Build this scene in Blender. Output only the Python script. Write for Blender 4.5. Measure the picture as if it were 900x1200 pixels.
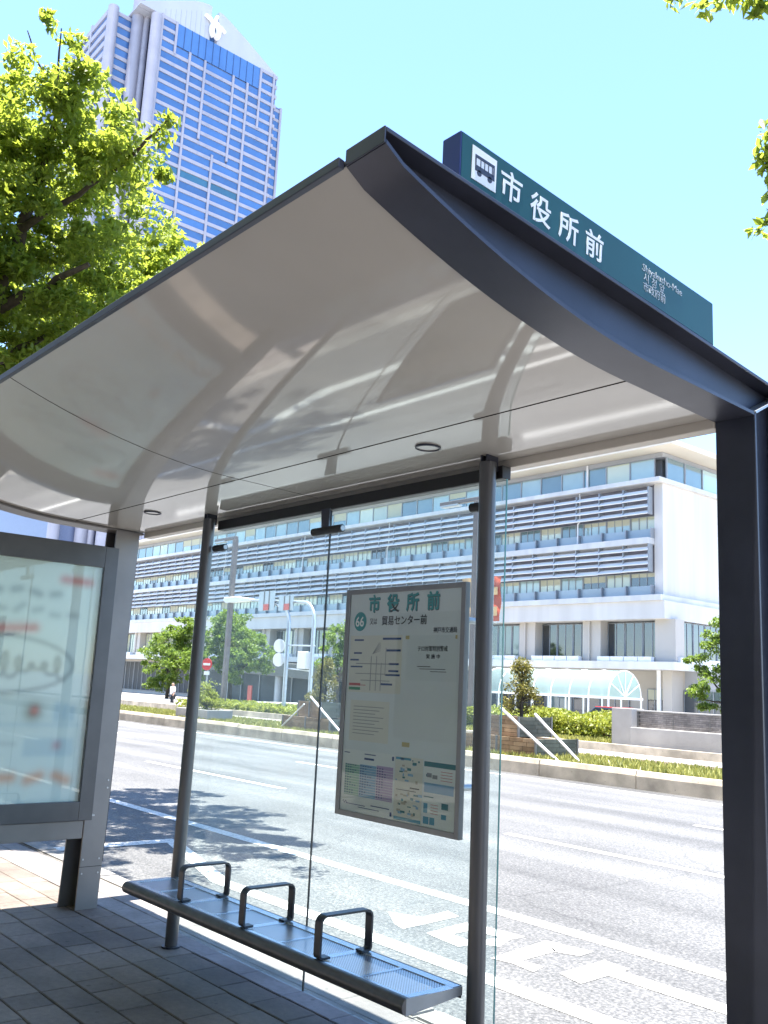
import bpy, bmesh, math, random
import numpy as np
from mathutils import Vector, Matrix
random.seed(7); rng = np.random.default_rng(7)
scene = bpy.context.scene
col = scene.collection
for o in list(bpy.data.objects): bpy.data.objects.remove(o)

# ------------------------------------------------------------------ camera
YAW, PITCH, ROLL, FPX = .86832, .18631, .04921, 1085.556
fw = Vector((-math.sin(YAW)*math.cos(PITCH), math.cos(YAW)*math.cos(PITCH), math.sin(PITCH)))
r0 = Vector((math.cos(YAW), math.sin(YAW), 0)); u0 = r0.cross(fw)
rt = math.cos(ROLL)*r0 + math.sin(ROLL)*u0
up = -math.sin(ROLL)*r0 + math.cos(ROLL)*u0
cam = bpy.data.objects.new('camera', bpy.data.cameras.new('camera')); col.objects.link(cam)
M = Matrix((rt, up, -fw)).transposed().to_4x4(); M.translation = (0, 0, 1.55)
cam.matrix_world = M
cam.data.sensor_fit = 'VERTICAL'; cam.data.sensor_height = 36; cam.data.lens = 36*FPX/1200
cam.data.clip_start = .05; cam.data.clip_end = 5000
scene.camera = cam
# ------------------------------------------------------------------ sky, sun, exposure
SUN_DIR = Vector((.028, -.05, 1)).normalized()           # towards the sun: almost overhead
elev = math.asin(SUN_DIR.z); azim = math.atan2(SUN_DIR.x, SUN_DIR.y)
w = bpy.data.worlds.new('World'); scene.world = w; w.use_nodes = True
nt = w.node_tree; bg = nt.nodes['Background']
sky = nt.nodes.new('ShaderNodeTexSky'); sky.sky_type = 'NISHITA'; sky.sun_disc = False
sky.sun_elevation = elev; sky.sun_rotation = azim
sky.air_density = 1.0; sky.dust_density = .2; sky.ozone_density = 6
nt.links.new(sky.outputs[0], bg.inputs[0]); bg.inputs[1].default_value = .085
sun = bpy.data.objects.new('sun', bpy.data.lights.new('sun', 'SUN')); col.objects.link(sun)
sun.data.energy = 3.4; sun.data.angle = math.radians(.53); sun.data.color = (1, .95, .86)
sun.rotation_euler = SUN_DIR.to_track_quat('Z', 'Y').to_euler()
sun.location = (0, 0, 60)
scene.view_settings.view_transform = 'Standard'; scene.view_settings.look = 'None'
scene.view_settings.exposure = 2.68; scene.view_settings.gamma = 1
scene.view_settings.use_curve_mapping = False
scene.cycles.use_denoising = True
scene.cycles.max_bounces = 10; scene.cycles.transparent_max_bounces = 24
scene.cycles.diffuse_bounces = 5; scene.cycles.glossy_bounces = 4
scene.cycles.sample_clamp_indirect = 8
scene.cycles.caustics_reflective = False; scene.cycles.caustics_refractive = False

# ------------------------------------------------------------------ materials
MATS = {}
def nodes(name):
    m = bpy.data.materials.new(name); m.use_nodes = True
    n = m.node_tree.nodes; l = m.node_tree.links
    return m, n, l, n['Principled BSDF']
def mat(name, c, rough=.6, metal=0, var=.12, scale=6, bump=0, bscale=80, coat=0, spec=.5, stretch=None, crough=.04, speck=0, sscale=300):
    if name in MATS: return MATS[name]
    m, n, l, p = nodes(name)
    p.inputs['Roughness'].default_value = rough; p.inputs['Metallic'].default_value = metal
    p.inputs['Specular IOR Level'].default_value = spec
    p.inputs['Coat Weight'].default_value = coat; p.inputs['Coat Roughness'].default_value = crough
    tc = n.new('ShaderNodeTexCoord'); src = tc.outputs['Object']
    if stretch:
        mp = n.new('ShaderNodeMapping'); mp.inputs['Scale'].default_value = stretch
        l.new(src, mp.inputs[0]); src = mp.outputs[0]
    no = n.new('ShaderNodeTexNoise'); no.inputs['Scale'].default_value = scale; no.inputs['Detail'].default_value = 6
    l.new(src, no.inputs['Vector'])
    rp = n.new('ShaderNodeValToRGB')
    rp.color_ramp.elements[0].position = .3; rp.color_ramp.elements[1].position = .7
    rp.color_ramp.elements[0].color = (*[x*(1-var) for x in c], 1)
    rp.color_ramp.elements[1].color = (*[min(1, x*(1+var)) for x in c], 1)
    l.new(no.outputs[0], rp.inputs[0]); out = rp.outputs[0]
    if speck:
        n2 = n.new('ShaderNodeTexNoise'); n2.inputs['Scale'].default_value = sscale; n2.inputs['Detail'].default_value = 2
        l.new(tc.outputs['Object'], n2.inputs['Vector'])
        mr = n.new('ShaderNodeMapRange'); mr.inputs[1].default_value = .35; mr.inputs[2].default_value = .65
        mr.inputs[3].default_value = 1-speck; mr.inputs[4].default_value = 1+speck
        l.new(n2.outputs[0], mr.inputs[0])
        vm = n.new('ShaderNodeVectorMath'); vm.operation = 'SCALE'
        l.new(out, vm.inputs[0]); l.new(mr.outputs[0], vm.inputs['Scale']); out = vm.outputs[0]
    l.new(out, p.inputs['Base Color'])
    if bump:
        nb = n.new('ShaderNodeTexNoise'); nb.inputs['Scale'].default_value = bscale; nb.inputs['Detail'].default_value = 4
        l.new(tc.outputs['Object'], nb.inputs['Vector'])
        bm = n.new('ShaderNodeBump'); bm.inputs['Strength'].default_value = bump; bm.inputs['Distance'].default_value = .01
        l.new(nb.outputs[0], bm.inputs['Height']); l.new(bm.outputs[0], p.inputs['Normal'])
    MATS[name] = m
    return m
def piece_mat(name, c1, c2, rough=.8, bump=.3, scale=30, speck=.25, sscale=250):
    """alike pieces (tiles, kerb stones): each object a slightly different tone"""
    m, n, l, p = nodes(name); p.inputs['Roughness'].default_value = rough
    oi = n.new('ShaderNodeObjectInfo'); tc = n.new('ShaderNodeTexCoord')
    mx = n.new('ShaderNodeMixRGB'); mx.inputs[1].default_value = (*c1, 1); mx.inputs[2].default_value = (*c2, 1)
    l.new(oi.outputs['Random'], mx.inputs[0])
    geo = n.new('ShaderNodeNewGeometry')
    no = n.new('ShaderNodeTexNoise'); no.inputs['Scale'].default_value = scale; no.inputs['Detail'].default_value = 8
    l.new(geo.outputs['Position'], no.inputs['Vector'])
    n2 = n.new('ShaderNodeTexNoise'); n2.inputs['Scale'].default_value = sscale; l.new(geo.outputs['Position'], n2.inputs['Vector'])
    ad = n.new('ShaderNodeMath'); ad.operation = 'ADD'; l.new(no.outputs[0], ad.inputs[0]); l.new(n2.outputs[0], ad.inputs[1])
    mr = n.new('ShaderNodeMapRange'); mr.inputs[1].default_value = .6; mr.inputs[2].default_value = 1.4
    mr.inputs[3].default_value = 1-speck; mr.inputs[4].default_value = 1+speck; l.new(ad.outputs[0], mr.inputs[0])
    vm = n.new('ShaderNodeVectorMath'); vm.operation = 'SCALE'; l.new(mx.outputs[0], vm.inputs[0]); l.new(mr.outputs[0], vm.inputs['Scale'])
    n3 = n.new('ShaderNodeTexNoise'); n3.inputs['Scale'].default_value = 1.7; n3.inputs['Detail'].default_value = 5; l.new(geo.outputs['Position'], n3.inputs['Vector'])
    m3 = n.new('ShaderNodeMapRange'); m3.inputs[1].default_value = .35; m3.inputs[2].default_value = .65; m3.inputs[3].default_value = .62; m3.inputs[4].default_value = 1.12; l.new(n3.outputs[0], m3.inputs[0])
    n4 = n.new('ShaderNodeTexVoronoi'); n4.inputs['Scale'].default_value = 7; l.new(geo.outputs['Position'], n4.inputs['Vector'])
    m4 = n.new('ShaderNodeMapRange'); m4.inputs[1].default_value = .07; m4.inputs[2].default_value = .1; m4.inputs[3].default_value = .6; m4.inputs[4].default_value = 1; l.new(n4.outputs['Distance'], m4.inputs[0])
    m5 = n.new('ShaderNodeMath'); m5.operation = 'MULTIPLY'; l.new(m3.outputs[0], m5.inputs[0]); l.new(m4.outputs[0], m5.inputs[1])
    v5 = n.new('ShaderNodeVectorMath'); v5.operation = 'SCALE'; l.new(vm.outputs[0], v5.inputs[0]); l.new(m5.outputs[0], v5.inputs['Scale'])
    l.new(v5.outputs[0], p.inputs['Base Color'])
    bm = n.new('ShaderNodeBump'); bm.inputs['Strength'].default_value = bump; bm.inputs['Distance'].default_value = .004
    l.new(ad.outputs[0], bm.inputs['Height']); l.new(bm.outputs[0], p.inputs['Normal'])
    MATS[name] = m; return m
def glass(name, tint, gloss=.0, rough=.0, ior=1.5):
    """thin architectural glass: tinted see-through + Fresnel reflection"""
    m, n, l, p = nodes(name); n.remove(p)
    out = n['Material Output']
    t = n.new('ShaderNodeBsdfTransparent'); t.inputs[0].default_value = (*tint, 1)
    g = n.new('ShaderNodeBsdfGlossy'); g.inputs['Roughness'].default_value = rough
    f = n.new('ShaderNodeLayerWeight'); f.inputs[0].default_value = .5          # Facing = 1-|cos|, the same from both sides
    pw = n.new('ShaderNodeMath'); pw.operation = 'POWER'; pw.inputs[1].default_value = 5; l.new(f.outputs['Facing'], pw.inputs[0])
    ad = n.new('ShaderNodeMath'); ad.operation = 'MULTIPLY_ADD'; ad.inputs[1].default_value = .6; ad.inputs[2].default_value = .03+gloss; l.new(pw.outputs[0], ad.inputs[0])
    mx = n.new('ShaderNodeMixShader'); l.new(ad.outputs[0], mx.inputs[0]); l.new(t.outputs[0], mx.inputs[1]); l.new(g.outputs[0], mx.inputs[2])
    l.new(mx.outputs[0], out.inputs[0]); MATS[name] = m; return m
def leaf_mat(name, dark, light, trans, tw=.45):
    m, n, l, p = nodes(name); out = n['Material Output']
    geo = n.new('ShaderNodeNewGeometry')
    rp = n.new('ShaderNodeValToRGB'); rp.color_ramp.elements[0].color = (*dark, 1); rp.color_ramp.elements[1].color = (*light, 1)
    l.new(geo.outputs['Random Per Island'], rp.inputs[0])
    l.new(rp.outputs[0], p.inputs['Base Color']); p.inputs['Roughness'].default_value = .45
    tr = n.new('ShaderNodeBsdfTranslucent')
    mxc = n.new('ShaderNodeMixRGB'); mxc.blend_type = 'MIX'; mxc.inputs[0].default_value = .6
    l.new(rp.outputs[0], mxc.inputs[1]); mxc.inputs[2].default_value = (*trans, 1); l.new(mxc.outputs[0], tr.inputs[0])
    mx = n.new('ShaderNodeMixShader'); mx.inputs[0].default_value = tw
    l.new(p.outputs[0], mx.inputs[1]); l.new(tr.outputs[0], mx.inputs[2]); l.new(mx.outputs[0], out.inputs[0])
    MATS[name] = m; return m
def vcol_mat(name, rough=.35, coat=0):
    m, n, l, p = nodes(name); a = n.new('ShaderNodeVertexColor'); a.layer_name = 'print'
    l.new(a.outputs[0], p.inputs['Base Color']); p.inputs['Roughness'].default_value = rough
    p.inputs['Coat Weight'].default_value = coat; MATS[name] = m; return m
def window_mat(name, c, rough=.06, var=.25, spec=.9, coat=1):
    m, n, l, p = nodes(name); oi = n.new('ShaderNodeObjectInfo'); tc = n.new('ShaderNodeNewGeometry')
    no = n.new('ShaderNodeTexNoise'); no.inputs['Scale'].default_value = .7; l.new(tc.outputs['Position'], no.inputs['Vector'])
    ad = n.new('ShaderNodeMath'); ad.operation = 'ADD'; l.new(oi.outputs['Random'], ad.inputs[0]); l.new(no.outputs[0], ad.inputs[1])
    mr = n.new('ShaderNodeMapRange'); mr.inputs[1].default_value = .4; mr.inputs[2].default_value = 1.6
    mr.inputs[3].default_value = 1-var; mr.inputs[4].default_value = 1+var; l.new(ad.outputs[0], mr.inputs[0])
    vm = n.new('ShaderNodeVectorMath'); vm.operation = 'SCALE'; vm.inputs[0].default_value = c; l.new(mr.outputs[0], vm.inputs['Scale'])
    l.new(vm.outputs[0], p.inputs['Base Color']); p.inputs['Roughness'].default_value = rough
    p.inputs['Specular IOR Level'].default_value = spec; p.inputs['Coat Weight'].default_value = coat
    p.inputs['Coat Roughness'].default_value = .02
    MATS[name] = m; return m

STEEL = mat('dark_painted_steel', (.045, .05, .072), .38, .3, .25, 3, .06, 300)
STEEL2 = mat('grey_painted_steel', (.2, .195, .19), .4, .3, .1, 4, .06, 300)
BLACK = mat('black_rubber', (.012, .012, .014), .5)
TUBE = mat('brushed_dark_tube', (.12, .12, .125), .36, .6, .12, 5, .05, 200, stretch=(6, 6, .6))
BARDARK = mat('powder_coated_bar', (.04, .044, .055), .35, .4, .2, 8)
INOX = mat('stainless_sheet', (.55, .58, .62), .26, .9, .06, 6, .04, 40)
SOFFIT = mat('gloss_cream_panel', (.45, .43, .395), .5, 0, .07, 1.4, coat=1, spec=.2, crough=.055)
SOFFIT.node_tree.nodes['Principled BSDF'].inputs['Coat IOR'].default_value = 1.65
CREAM = mat('cream_trim', (.6, .56, .5), .4, 0, .05, 3)
WHITE = mat('white_paint', (.8, .8, .8), .45, 0, .06, 2)
ALU = mat('grey_aluminium', (.42, .44, .46), .38, .6, .06, 5)
PAPER = mat('white_sheet', (.78, .82, .83), .35, 0, .03, 3, coat=.3)
GLASS = glass('clear_glass', (.93, .98, .975))
_n = GLASS.node_tree.nodes; _l = GLASS.node_tree.links      # thin dusty film, puts a pale haze into the panes
_old = _n['Material Output'].inputs[0].links[0].from_socket
_d = _n.new('ShaderNodeBsdfTranslucent'); _d.inputs[0].default_value = (.75, .85, .85, 1); _m = _n.new('ShaderNodeMixShader')
_t = _n.new('ShaderNodeNewGeometry'); _x = _n.new('ShaderNodeTexNoise'); _x.inputs['Scale'].default_value = 2.2; _x.inputs['Detail'].default_value = 7; _l.new(_t.outputs['Position'], _x.inputs['Vector'])
_r = _n.new('ShaderNodeMapRange'); _r.inputs[1].default_value = .3; _r.inputs[2].default_value = .7; _r.inputs[3].default_value = .02; _r.inputs[4].default_value = .055; _l.new(_x.outputs[0], _r.inputs[0])
_l.new(_r.outputs[0], _m.inputs[0]); _l.new(_old, _m.inputs[1]); _l.new(_d.outputs[0], _m.inputs[2]); _l.new(_m.outputs[0], _n['Material Output'].inputs[0])
GLASSEDGE = mat('glass_green_edge', (.1, .3, .27), .15, 0, .1)
LOUV = mat('silver_louvre', (.78, .77, .75), .45, 0, .06, 1)
def asphalt_mat():
    m, n, l, p = nodes('worn_asphalt'); geo = n.new('ShaderNodeNewGeometry')
    a = n.new('ShaderNodeTexNoise'); a.inputs['Scale'].default_value = .35; a.inputs['Detail'].default_value = 8
    b = n.new('ShaderNodeTexVoronoi'); b.inputs['Scale'].default_value = 55
    c = n.new('ShaderNodeTexNoise'); c.inputs['Scale'].default_value = 45; c.inputs['Detail'].default_value = 5; c.inputs['Roughness'].default_value = .8
    mp = n.new('ShaderNodeMapping'); mp.inputs['Scale'].default_value = (.12, 1.6, 1)
    d = n.new('ShaderNodeTexNoise'); d.inputs['Scale'].default_value = 1; d.inputs['Detail'].default_value = 4
    l.new(geo.outputs['Position'], mp.inputs[0]); l.new(mp.outputs[0], d.inputs['Vector'])
    for t in (a, b, c): l.new(geo.outputs['Position'], t.inputs['Vector'])
    r = n.new('ShaderNodeValToRGB'); e = r.color_ramp.elements
    e[0].position = .3; e[0].color = (.02, .021, .022, 1); e[1].position = .68; e[1].color = (.235, .232, .228, 1)
    e2 = e.new(.5); e2.color = (.1, .1, .101, 1)
    l.new(c.outputs[0], r.inputs[0])
    mix = n.new('ShaderNodeMixRGB'); mix.blend_type = 'OVERLAY'; mix.inputs[0].default_value = .6
    l.new(r.outputs[0], mix.inputs[1]); l.new(d.outputs[0], mix.inputs[2])
    mix2 = n.new('ShaderNodeMixRGB'); mix2.blend_type = 'OVERLAY'; mix2.inputs[0].default_value = .5
    l.new(mix.outputs[0], mix2.inputs[1]); l.new(a.outputs[0], mix2.inputs[2])
    sx = n.new('ShaderNodeSeparateXYZ'); l.new(geo.outputs['Position'], sx.inputs[0])
    wv = n.new('ShaderNodeMath'); wv.operation = 'MULTIPLY_ADD'; wv.inputs[1].default_value = 2*math.pi/1.6; l.new(sx.outputs[1], wv.inputs[0]); l.new(d.outputs[0], wv.inputs[2])
    sn = n.new('ShaderNodeMath'); sn.operation = 'SINE'; l.new(wv.outputs[0], sn.inputs[0])
    tr = n.new('ShaderNodeMapRange'); tr.inputs[1].default_value = -1; tr.inputs[2].default_value = 1; tr.inputs[3].default_value = .84; tr.inputs[4].default_value = 1.08; l.new(sn.outputs[0], tr.inputs[0])
    cr = n.new('ShaderNodeTexVoronoi'); cr.feature = 'DISTANCE_TO_EDGE'; cr.inputs['Scale'].default_value = .42
    nz = n.new('ShaderNodeTexNoise'); nz.inputs['Scale'].default_value = 1.5; nz.inputs['Detail'].default_value = 6; l.new(geo.outputs['Position'], nz.inputs['Vector'])
    av = n.new('ShaderNodeMixRGB'); av.inputs[0].default_value = .35; l.new(geo.outputs['Position'], av.inputs[1]); l.new(nz.outputs['Color'], av.inputs[2]); l.new(av.outputs[0], cr.inputs['Vector'])
    ck = n.new('ShaderNodeMapRange'); ck.inputs[1].default_value = .0015; ck.inputs[2].default_value = .006; ck.inputs[3].default_value = .75; ck.inputs[4].default_value = 1; l.new(cr.outputs['Distance'], ck.inputs[0])
    mm = n.new('ShaderNodeMath'); mm.operation = 'MULTIPLY'; l.new(tr.outputs[0], mm.inputs[0]); l.new(ck.outputs[0], mm.inputs[1])
    sv = n.new('ShaderNodeVectorMath'); sv.operation = 'SCALE'; l.new(mix2.outputs[0], sv.inputs[0]); l.new(mm.outputs[0], sv.inputs['Scale'])
    l.new(sv.outputs[0], p.inputs['Base Color']); p.inputs['Roughness'].default_value = .75
    bm = n.new('ShaderNodeBump'); bm.inputs['Strength'].default_value = .5; bm.inputs['Distance'].default_value = .006
    l.new(c.outputs[0], bm.inputs['Height']); l.new(bm.outputs[0], p.inputs['Normal'])
    return m
ASPHALT = asphalt_mat()
def paint_mat():
    m, n, l, p = nodes('worn_road_paint'); geo = n.new('ShaderNodeNewGeometry')
    c = n.new('ShaderNodeTexNoise'); c.inputs['Scale'].default_value = 38; c.inputs['Detail'].default_value = 6; c.inputs['Roughness'].default_value = .75
    l.new(geo.outputs['Position'], c.inputs['Vector'])
    r = n.new('ShaderNodeValToRGB'); e = r.color_ramp.elements
    e[0].position = .36; e[0].color = (.17, .17, .17, 1); e[1].position = .52; e[1].color = (.66, .66, .64, 1)
    l.new(c.outputs[0], r.inputs[0]); l.new(r.outputs[0], p.inputs['Base Color']); p.inputs['Roughness'].default_value = .6
    return m
PAINT = paint_mat()
TILE = piece_mat('grey_paving_tile', (.15, .12, .1), (.21, .172, .145), .75, .5)
TILE2 = piece_mat('pale_paving_tile', (.22, .2, .195), (.28, .255, .245), .75, .35)
KERB = piece_mat('granite_kerb', (.24, .23, .22), (.31, .295, .28), .8, .4)
KERB2 = piece_mat('concrete_kerb', (.5, .43, .33), (.58, .5, .4), .85, .4, 3)
CONC = mat('grey_concrete', (.33, .32, .31), .85, 0, .15, 1.2, .2, 20)
GROUND = mat('pale_paving', (.3, .29, .28), .85, 0, .12, .6, .1, 20)
SOIL = mat('soil', (.1, .07, .045), .95, 0, .3, 3, .4, 10)
BARK = mat('bark', (.07, .055, .04), .9, 0, .35, 6, .8, 25, stretch=(3, 3, .5))
WOOD = piece_mat('tan_block', (.25, .16, .09), (.36, .25, .15), .85, .4, 8)
WOOD_SHADE = piece_mat('shaded_tan_block', (.11, .12, .09), (.17, .17, .13), .85, .4, 8)  # planter side faces: their shade is put into the block colour
POLE = mat('brown_grey_pole', (.16, .13, .12), .5, .2, .1, 4)
GALV = mat('galvanised_pole', (.5, .53, .57), .38, .6, .08, 6)

# ------------------------------------------------------------------ geometry helpers
def shade(me, pred):
    """smooth only the faces that pass; their borders with flat faces are real (split) edges"""
    bm = bmesh.new(); bm.from_mesh(me)
    me_p = me.polygons
    for f in bm.faces: f.smooth = bool(pred(me_p[f.index]))
    ed = [e for e in bm.edges if len(e.link_faces) == 2 and e.link_faces[0].smooth != e.link_faces[1].smooth]
    bmesh.ops.split_edges(bm, edges=ed); bm.to_mesh(me); bm.free(); me.update()
class MB:
    def __init__(s): s.v = []; s.f = []; s.m = []; s.cur = 0
    def add(s, vs, fs):
        b = len(s.v); s.v += [tuple(v) for v in vs]
        for f in fs: s.f.append([b+i for i in f]); s.m.append(s.cur)
        return s
    def box(s, x0, x1, y0, y1, z0, z1):
        x0, x1 = sorted((x0, x1)); y0, y1 = sorted((y0, y1)); z0, z1 = sorted((z0, z1))
        return s.add([(x0,y0,z0),(x1,y0,z0),(x1,y1,z0),(x0,y1,z0),(x0,y0,z1),(x1,y0,z1),(x1,y1,z1),(x0,y1,z1)],
                     [(0,3,2,1),(4,5,6,7),(0,1,5,4),(1,2,6,5),(2,3,7,6),(3,0,4,7)])
    def prism(s, poly, axis, a, b):
        """poly: 2D points; axis 'x' (poly = y,z), 'y' (poly = x,z), 'z' (poly = x,y)"""
        def P(p, t): return {'x': (t, p[0], p[1]), 'y': (p[0], t, p[1]), 'z': (p[0], p[1], t)}[axis]
        n = len(poly); vs = [P(p, a) for p in poly] + [P(p, b) for p in poly]
        fs = [list(range(n)), list(range(2*n-1, n-1, -1))] + [(i, i+n, (i+1) % n+n, (i+1) % n) for i in range(n)]
        return s.add(vs, fs)
    def tube(s, pts, r, n=10, cap=True):
        pts = [Vector(p) for p in pts]; rs = r if isinstance(r, (list, tuple)) else [r]*len(pts)
        b = len(s.v); ref = None
        for i, p in enumerate(pts):
            t = ((pts[min(i+1, len(pts)-1)]-p).normalized() + (p-pts[max(i-1, 0)]).normalized()).normalized()
            if ref is None:
                ref = t.cross(Vector((0, 0, 1)) if abs(t.z) < .9 else Vector((1, 0, 0))).normalized()
            a = (ref - t*ref.dot(t)).normalized(); ref = a; c = t.cross(a)
            for k in range(n):
                q = p + rs[i]*(a*math.cos(2*math.pi*k/n) + c*math.sin(2*math.pi*k/n)); s.v.append(tuple(q))
        for i in range(len(pts)-1):
            for k in range(n):
                s.f.append([b+i*n+k, b+i*n+(k+1) % n, b+(i+1)*n+(k+1) % n, b+(i+1)*n+k]); s.m.append(s.cur)
        if cap:
            s.f.append([b+k for k in range(n)][::-1]); s.m.append(s.cur)
            s.f.append([b+(len(pts)-1)*n+k for k in range(n)]); s.m.append(s.cur)
        return s
    def disc(s, c, axis, r, t, n=24):
        c = Vector(c); d = Vector(axis).normalized()
        return s.tube([c-d*t/2, c+d*t/2], r, n)
    def mesh(s, name, mats, origin):
        me = bpy.data.meshes.new(name)
        o = Vector(origin)
        me.from_pydata([tuple(Vector(v)-o) for v in s.v], [], s.f)
        for m in (mats if isinstance(mats, (list, tuple)) else [mats]): me.materials.append(m)
        if any(s.m): me.polygons.foreach_set('material_index', s.m)
        bm = bmesh.new(); bm.from_mesh(me); bmesh.ops.recalc_face_normals(bm, faces=bm.faces); bm.to_mesh(me); bm.free()
        me.update(); return me
    def build(s, name, mats, parent=None, bevel=0, smooth=False, origin=None, segs=2):
        if origin is None:
            origin = wloc(parent) if parent is not None else base(s.v)
        me = s.mesh(name, mats, origin)
        o = bpy.data.objects.new(name, me); col.objects.link(o)
        if parent is not None: o.parent = parent; o.location = Vector(origin)-wloc(parent)
        else: o.location = origin
        if smooth: shade(me, lambda p: len(p.vertices) == 4)
        if bevel:
            md = o.modifiers.new('bevel', 'BEVEL'); md.width = bevel; md.segments = segs; md.limit_method = 'ANGLE'; md.angle_limit = math.radians(40)
        return o
def base(vs):
    a = np.array(vs); return ((a[:, 0].min()+a[:, 0].max())/2, (a[:, 1].min()+a[:, 1].max())/2, a[:, 2].min())
def wloc(o):
    v = Vector((0, 0, 0))
    while o is not None: v += o.location; o = o.parent
    return v
def thing(name, label, cat, loc, group=None):
    o = bpy.data.objects.new(name, None); col.objects.link(o); o.location = loc; o.empty_display_size = .2
    o['label'] = label; o['category'] = cat
    if group: o['group'] = group
    return o
def structure(name, kind='structure', loc=(0, 0, 0)):
    o = bpy.data.objects.new(name, None); col.objects.link(o); o.location = loc; o['kind'] = kind; return o
def tag(o, label, cat, group=None):
    o['label'] = label; o['category'] = cat
    if group: o['group'] = group
    return o
def dup(o, loc, label, parent=None):
    c = o.copy(); col.objects.link(c)
    if parent is None: c.location = loc; c['label'] = label
    else: c.parent = parent
    for ch in o.children: dup(ch, None, None, c)
    return c
def inst(name, me, loc, parent, rot=None, scale=None):
    o = bpy.data.objects.new(name, me); col.objects.link(o); o.parent = parent
    o.location = Vector(loc)-wloc(parent)
    if rot: o.rotation_euler = rot
    if scale: o.scale = scale
    return o
def sheet(name, rects, m, z, kind='structure', sub=1):
    b = MB()
    for x0, x1, y0, y1 in rects: b.add([(x0,y0,z),(x1,y0,z),(x1,y1,z),(x0,y1,z)], [(0,1,2,3)])
    o = b.build(name, m, origin=(0, 0, 0)); o['kind'] = kind; return o
def text_mesh(name, s, size, matrix, m, parent, bold=0, extrude=.0004, align='LEFT', squeeze=1.0, width=None):
    cu = bpy.data.curves.new(name, 'FONT'); cu.body = s; cu.size = size; cu.extrude = extrude; cu.offset = bold
    cu.align_x = align; cu.resolution_u = 3
    t = bpy.data.objects.new(name, cu); col.objects.link(t)
    dg = bpy.context.evaluated_depsgraph_get()
    me = bpy.data.meshes.new_from_object(t.evaluated_get(dg)); bpy.data.objects.remove(t); bpy.data.curves.remove(cu)
    if len(me.vertices) and width:
        a = np.empty(len(me.vertices)*3); me.vertices.foreach_get('co', a); a = a.reshape(-1, 3)
        wd = a[:, 0].max()-a[:, 0].min(); squeeze = width/max(wd, 1e-6)
        matrix = matrix @ Matrix.Diagonal((squeeze, 1, 1, 1)) @ Matrix.Translation((-a[:, 0].min(), 0, 0))
    loc = wloc(parent)
    me.transform(Matrix.Translation(-loc) @ matrix); me.materials.clear(); me.materials.append(m)
    o = bpy.data.objects.new(name, me); col.objects.link(o); o.parent = parent
    return o
def leaves(n_per, clumps, size, seed, up_bias=.3, flat=.5, ratio=.45):
    """clumps: (x,y,z,rx,ry,rz,n). Returns verts, faces of folded leaf blades spread through clump volumes"""
    r = np.random.default_rng(seed); V = []; F = []; nb = 0
    for (x, y, z, rx, ry, rz, n) in clumps:
        n = int(n*n_per)
        d = r.normal(size=(n, 3)); d /= np.linalg.norm(d, axis=1)[:, None]
        rad = r.random(n)**.45
        c = np.array([x, y, z]) + d*rad[:, None]*np.array([rx, ry, rz])
        a = r.normal(size=(n, 3)) + d*.6; a[:, 2] -= .25; a /= np.linalg.norm(a, axis=1)[:, None]
        nn = r.normal(size=(n, 3))*flat; nn[:, 2] += up_bias+.5
        b = np.cross(nn, a); b /= np.linalg.norm(b, axis=1)[:, None]+1e-9
        nrm = np.cross(a, b)
        L = size*(.6+.8*r.random(n))[:, None]; W = L*ratio
        p0 = c-a*L*.5; p1 = c+b*W*.5+nrm*L*.1-a*L*.05; p2 = c+a*L*.5; p3 = c-b*W*.5+nrm*L*.1-a*L*.05
        V.append(np.stack([p0, p1, p2, p3], 1).reshape(-1, 3))
        i = (np.arange(n)*4+nb)[:, None]; nb += n*4
        F.append(np.concatenate([i, i+1, i+2, i, i+2, i+3], 1).reshape(-1, 3))
    return np.concatenate(V), np.concatenate(F)
def leaf_obj(name, vf, m, parent=None, origin=None):
    V, F = vf; o0 = np.array(wloc(parent) if parent is not None else origin)
    me = bpy.data.meshes.new(name); me.vertices.add(len(V)); me.vertices.foreach_set('co', (V-o0).ravel())
    me.loops.add(F.size); me.loops.foreach_set('vertex_index', F.ravel())
    me.polygons.add(len(F)); me.polygons.foreach_set('loop_start', np.arange(len(F))*3)
    me.update(calc_edges=True); me.validate(); me.materials.append(m)
    o = bpy.data.objects.new(name, me); col.objects.link(o)
    if parent is not None: o.parent = parent
    else: o.location = origin
    return o
def clumpify(blobs, per, csize, dens, seed):
    """break crown blobs into many small leaf clumps with gaps between them"""
    r = np.random.default_rng(seed); out = []
    for (x, y, z, rad) in blobs:
        k = max(2, int(per*(rad/.5)**1.7)); cs, de = (csize, dens) if rad > .3 else (max(.1, rad*.7), dens*.22)
        if rad <= .3: k = max(4, k)
        for _ in range(k):
            d = r.normal(size=3); d /= np.linalg.norm(d); q = r.random()**.4*rad
            s = cs*(.6+.8*r.random())
            out.append((x+d[0]*q, y+d[1]*q, z+d[2]*q*.9, s, s, s*.6, de*(.6+.8*r.random())))
    return out

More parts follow.
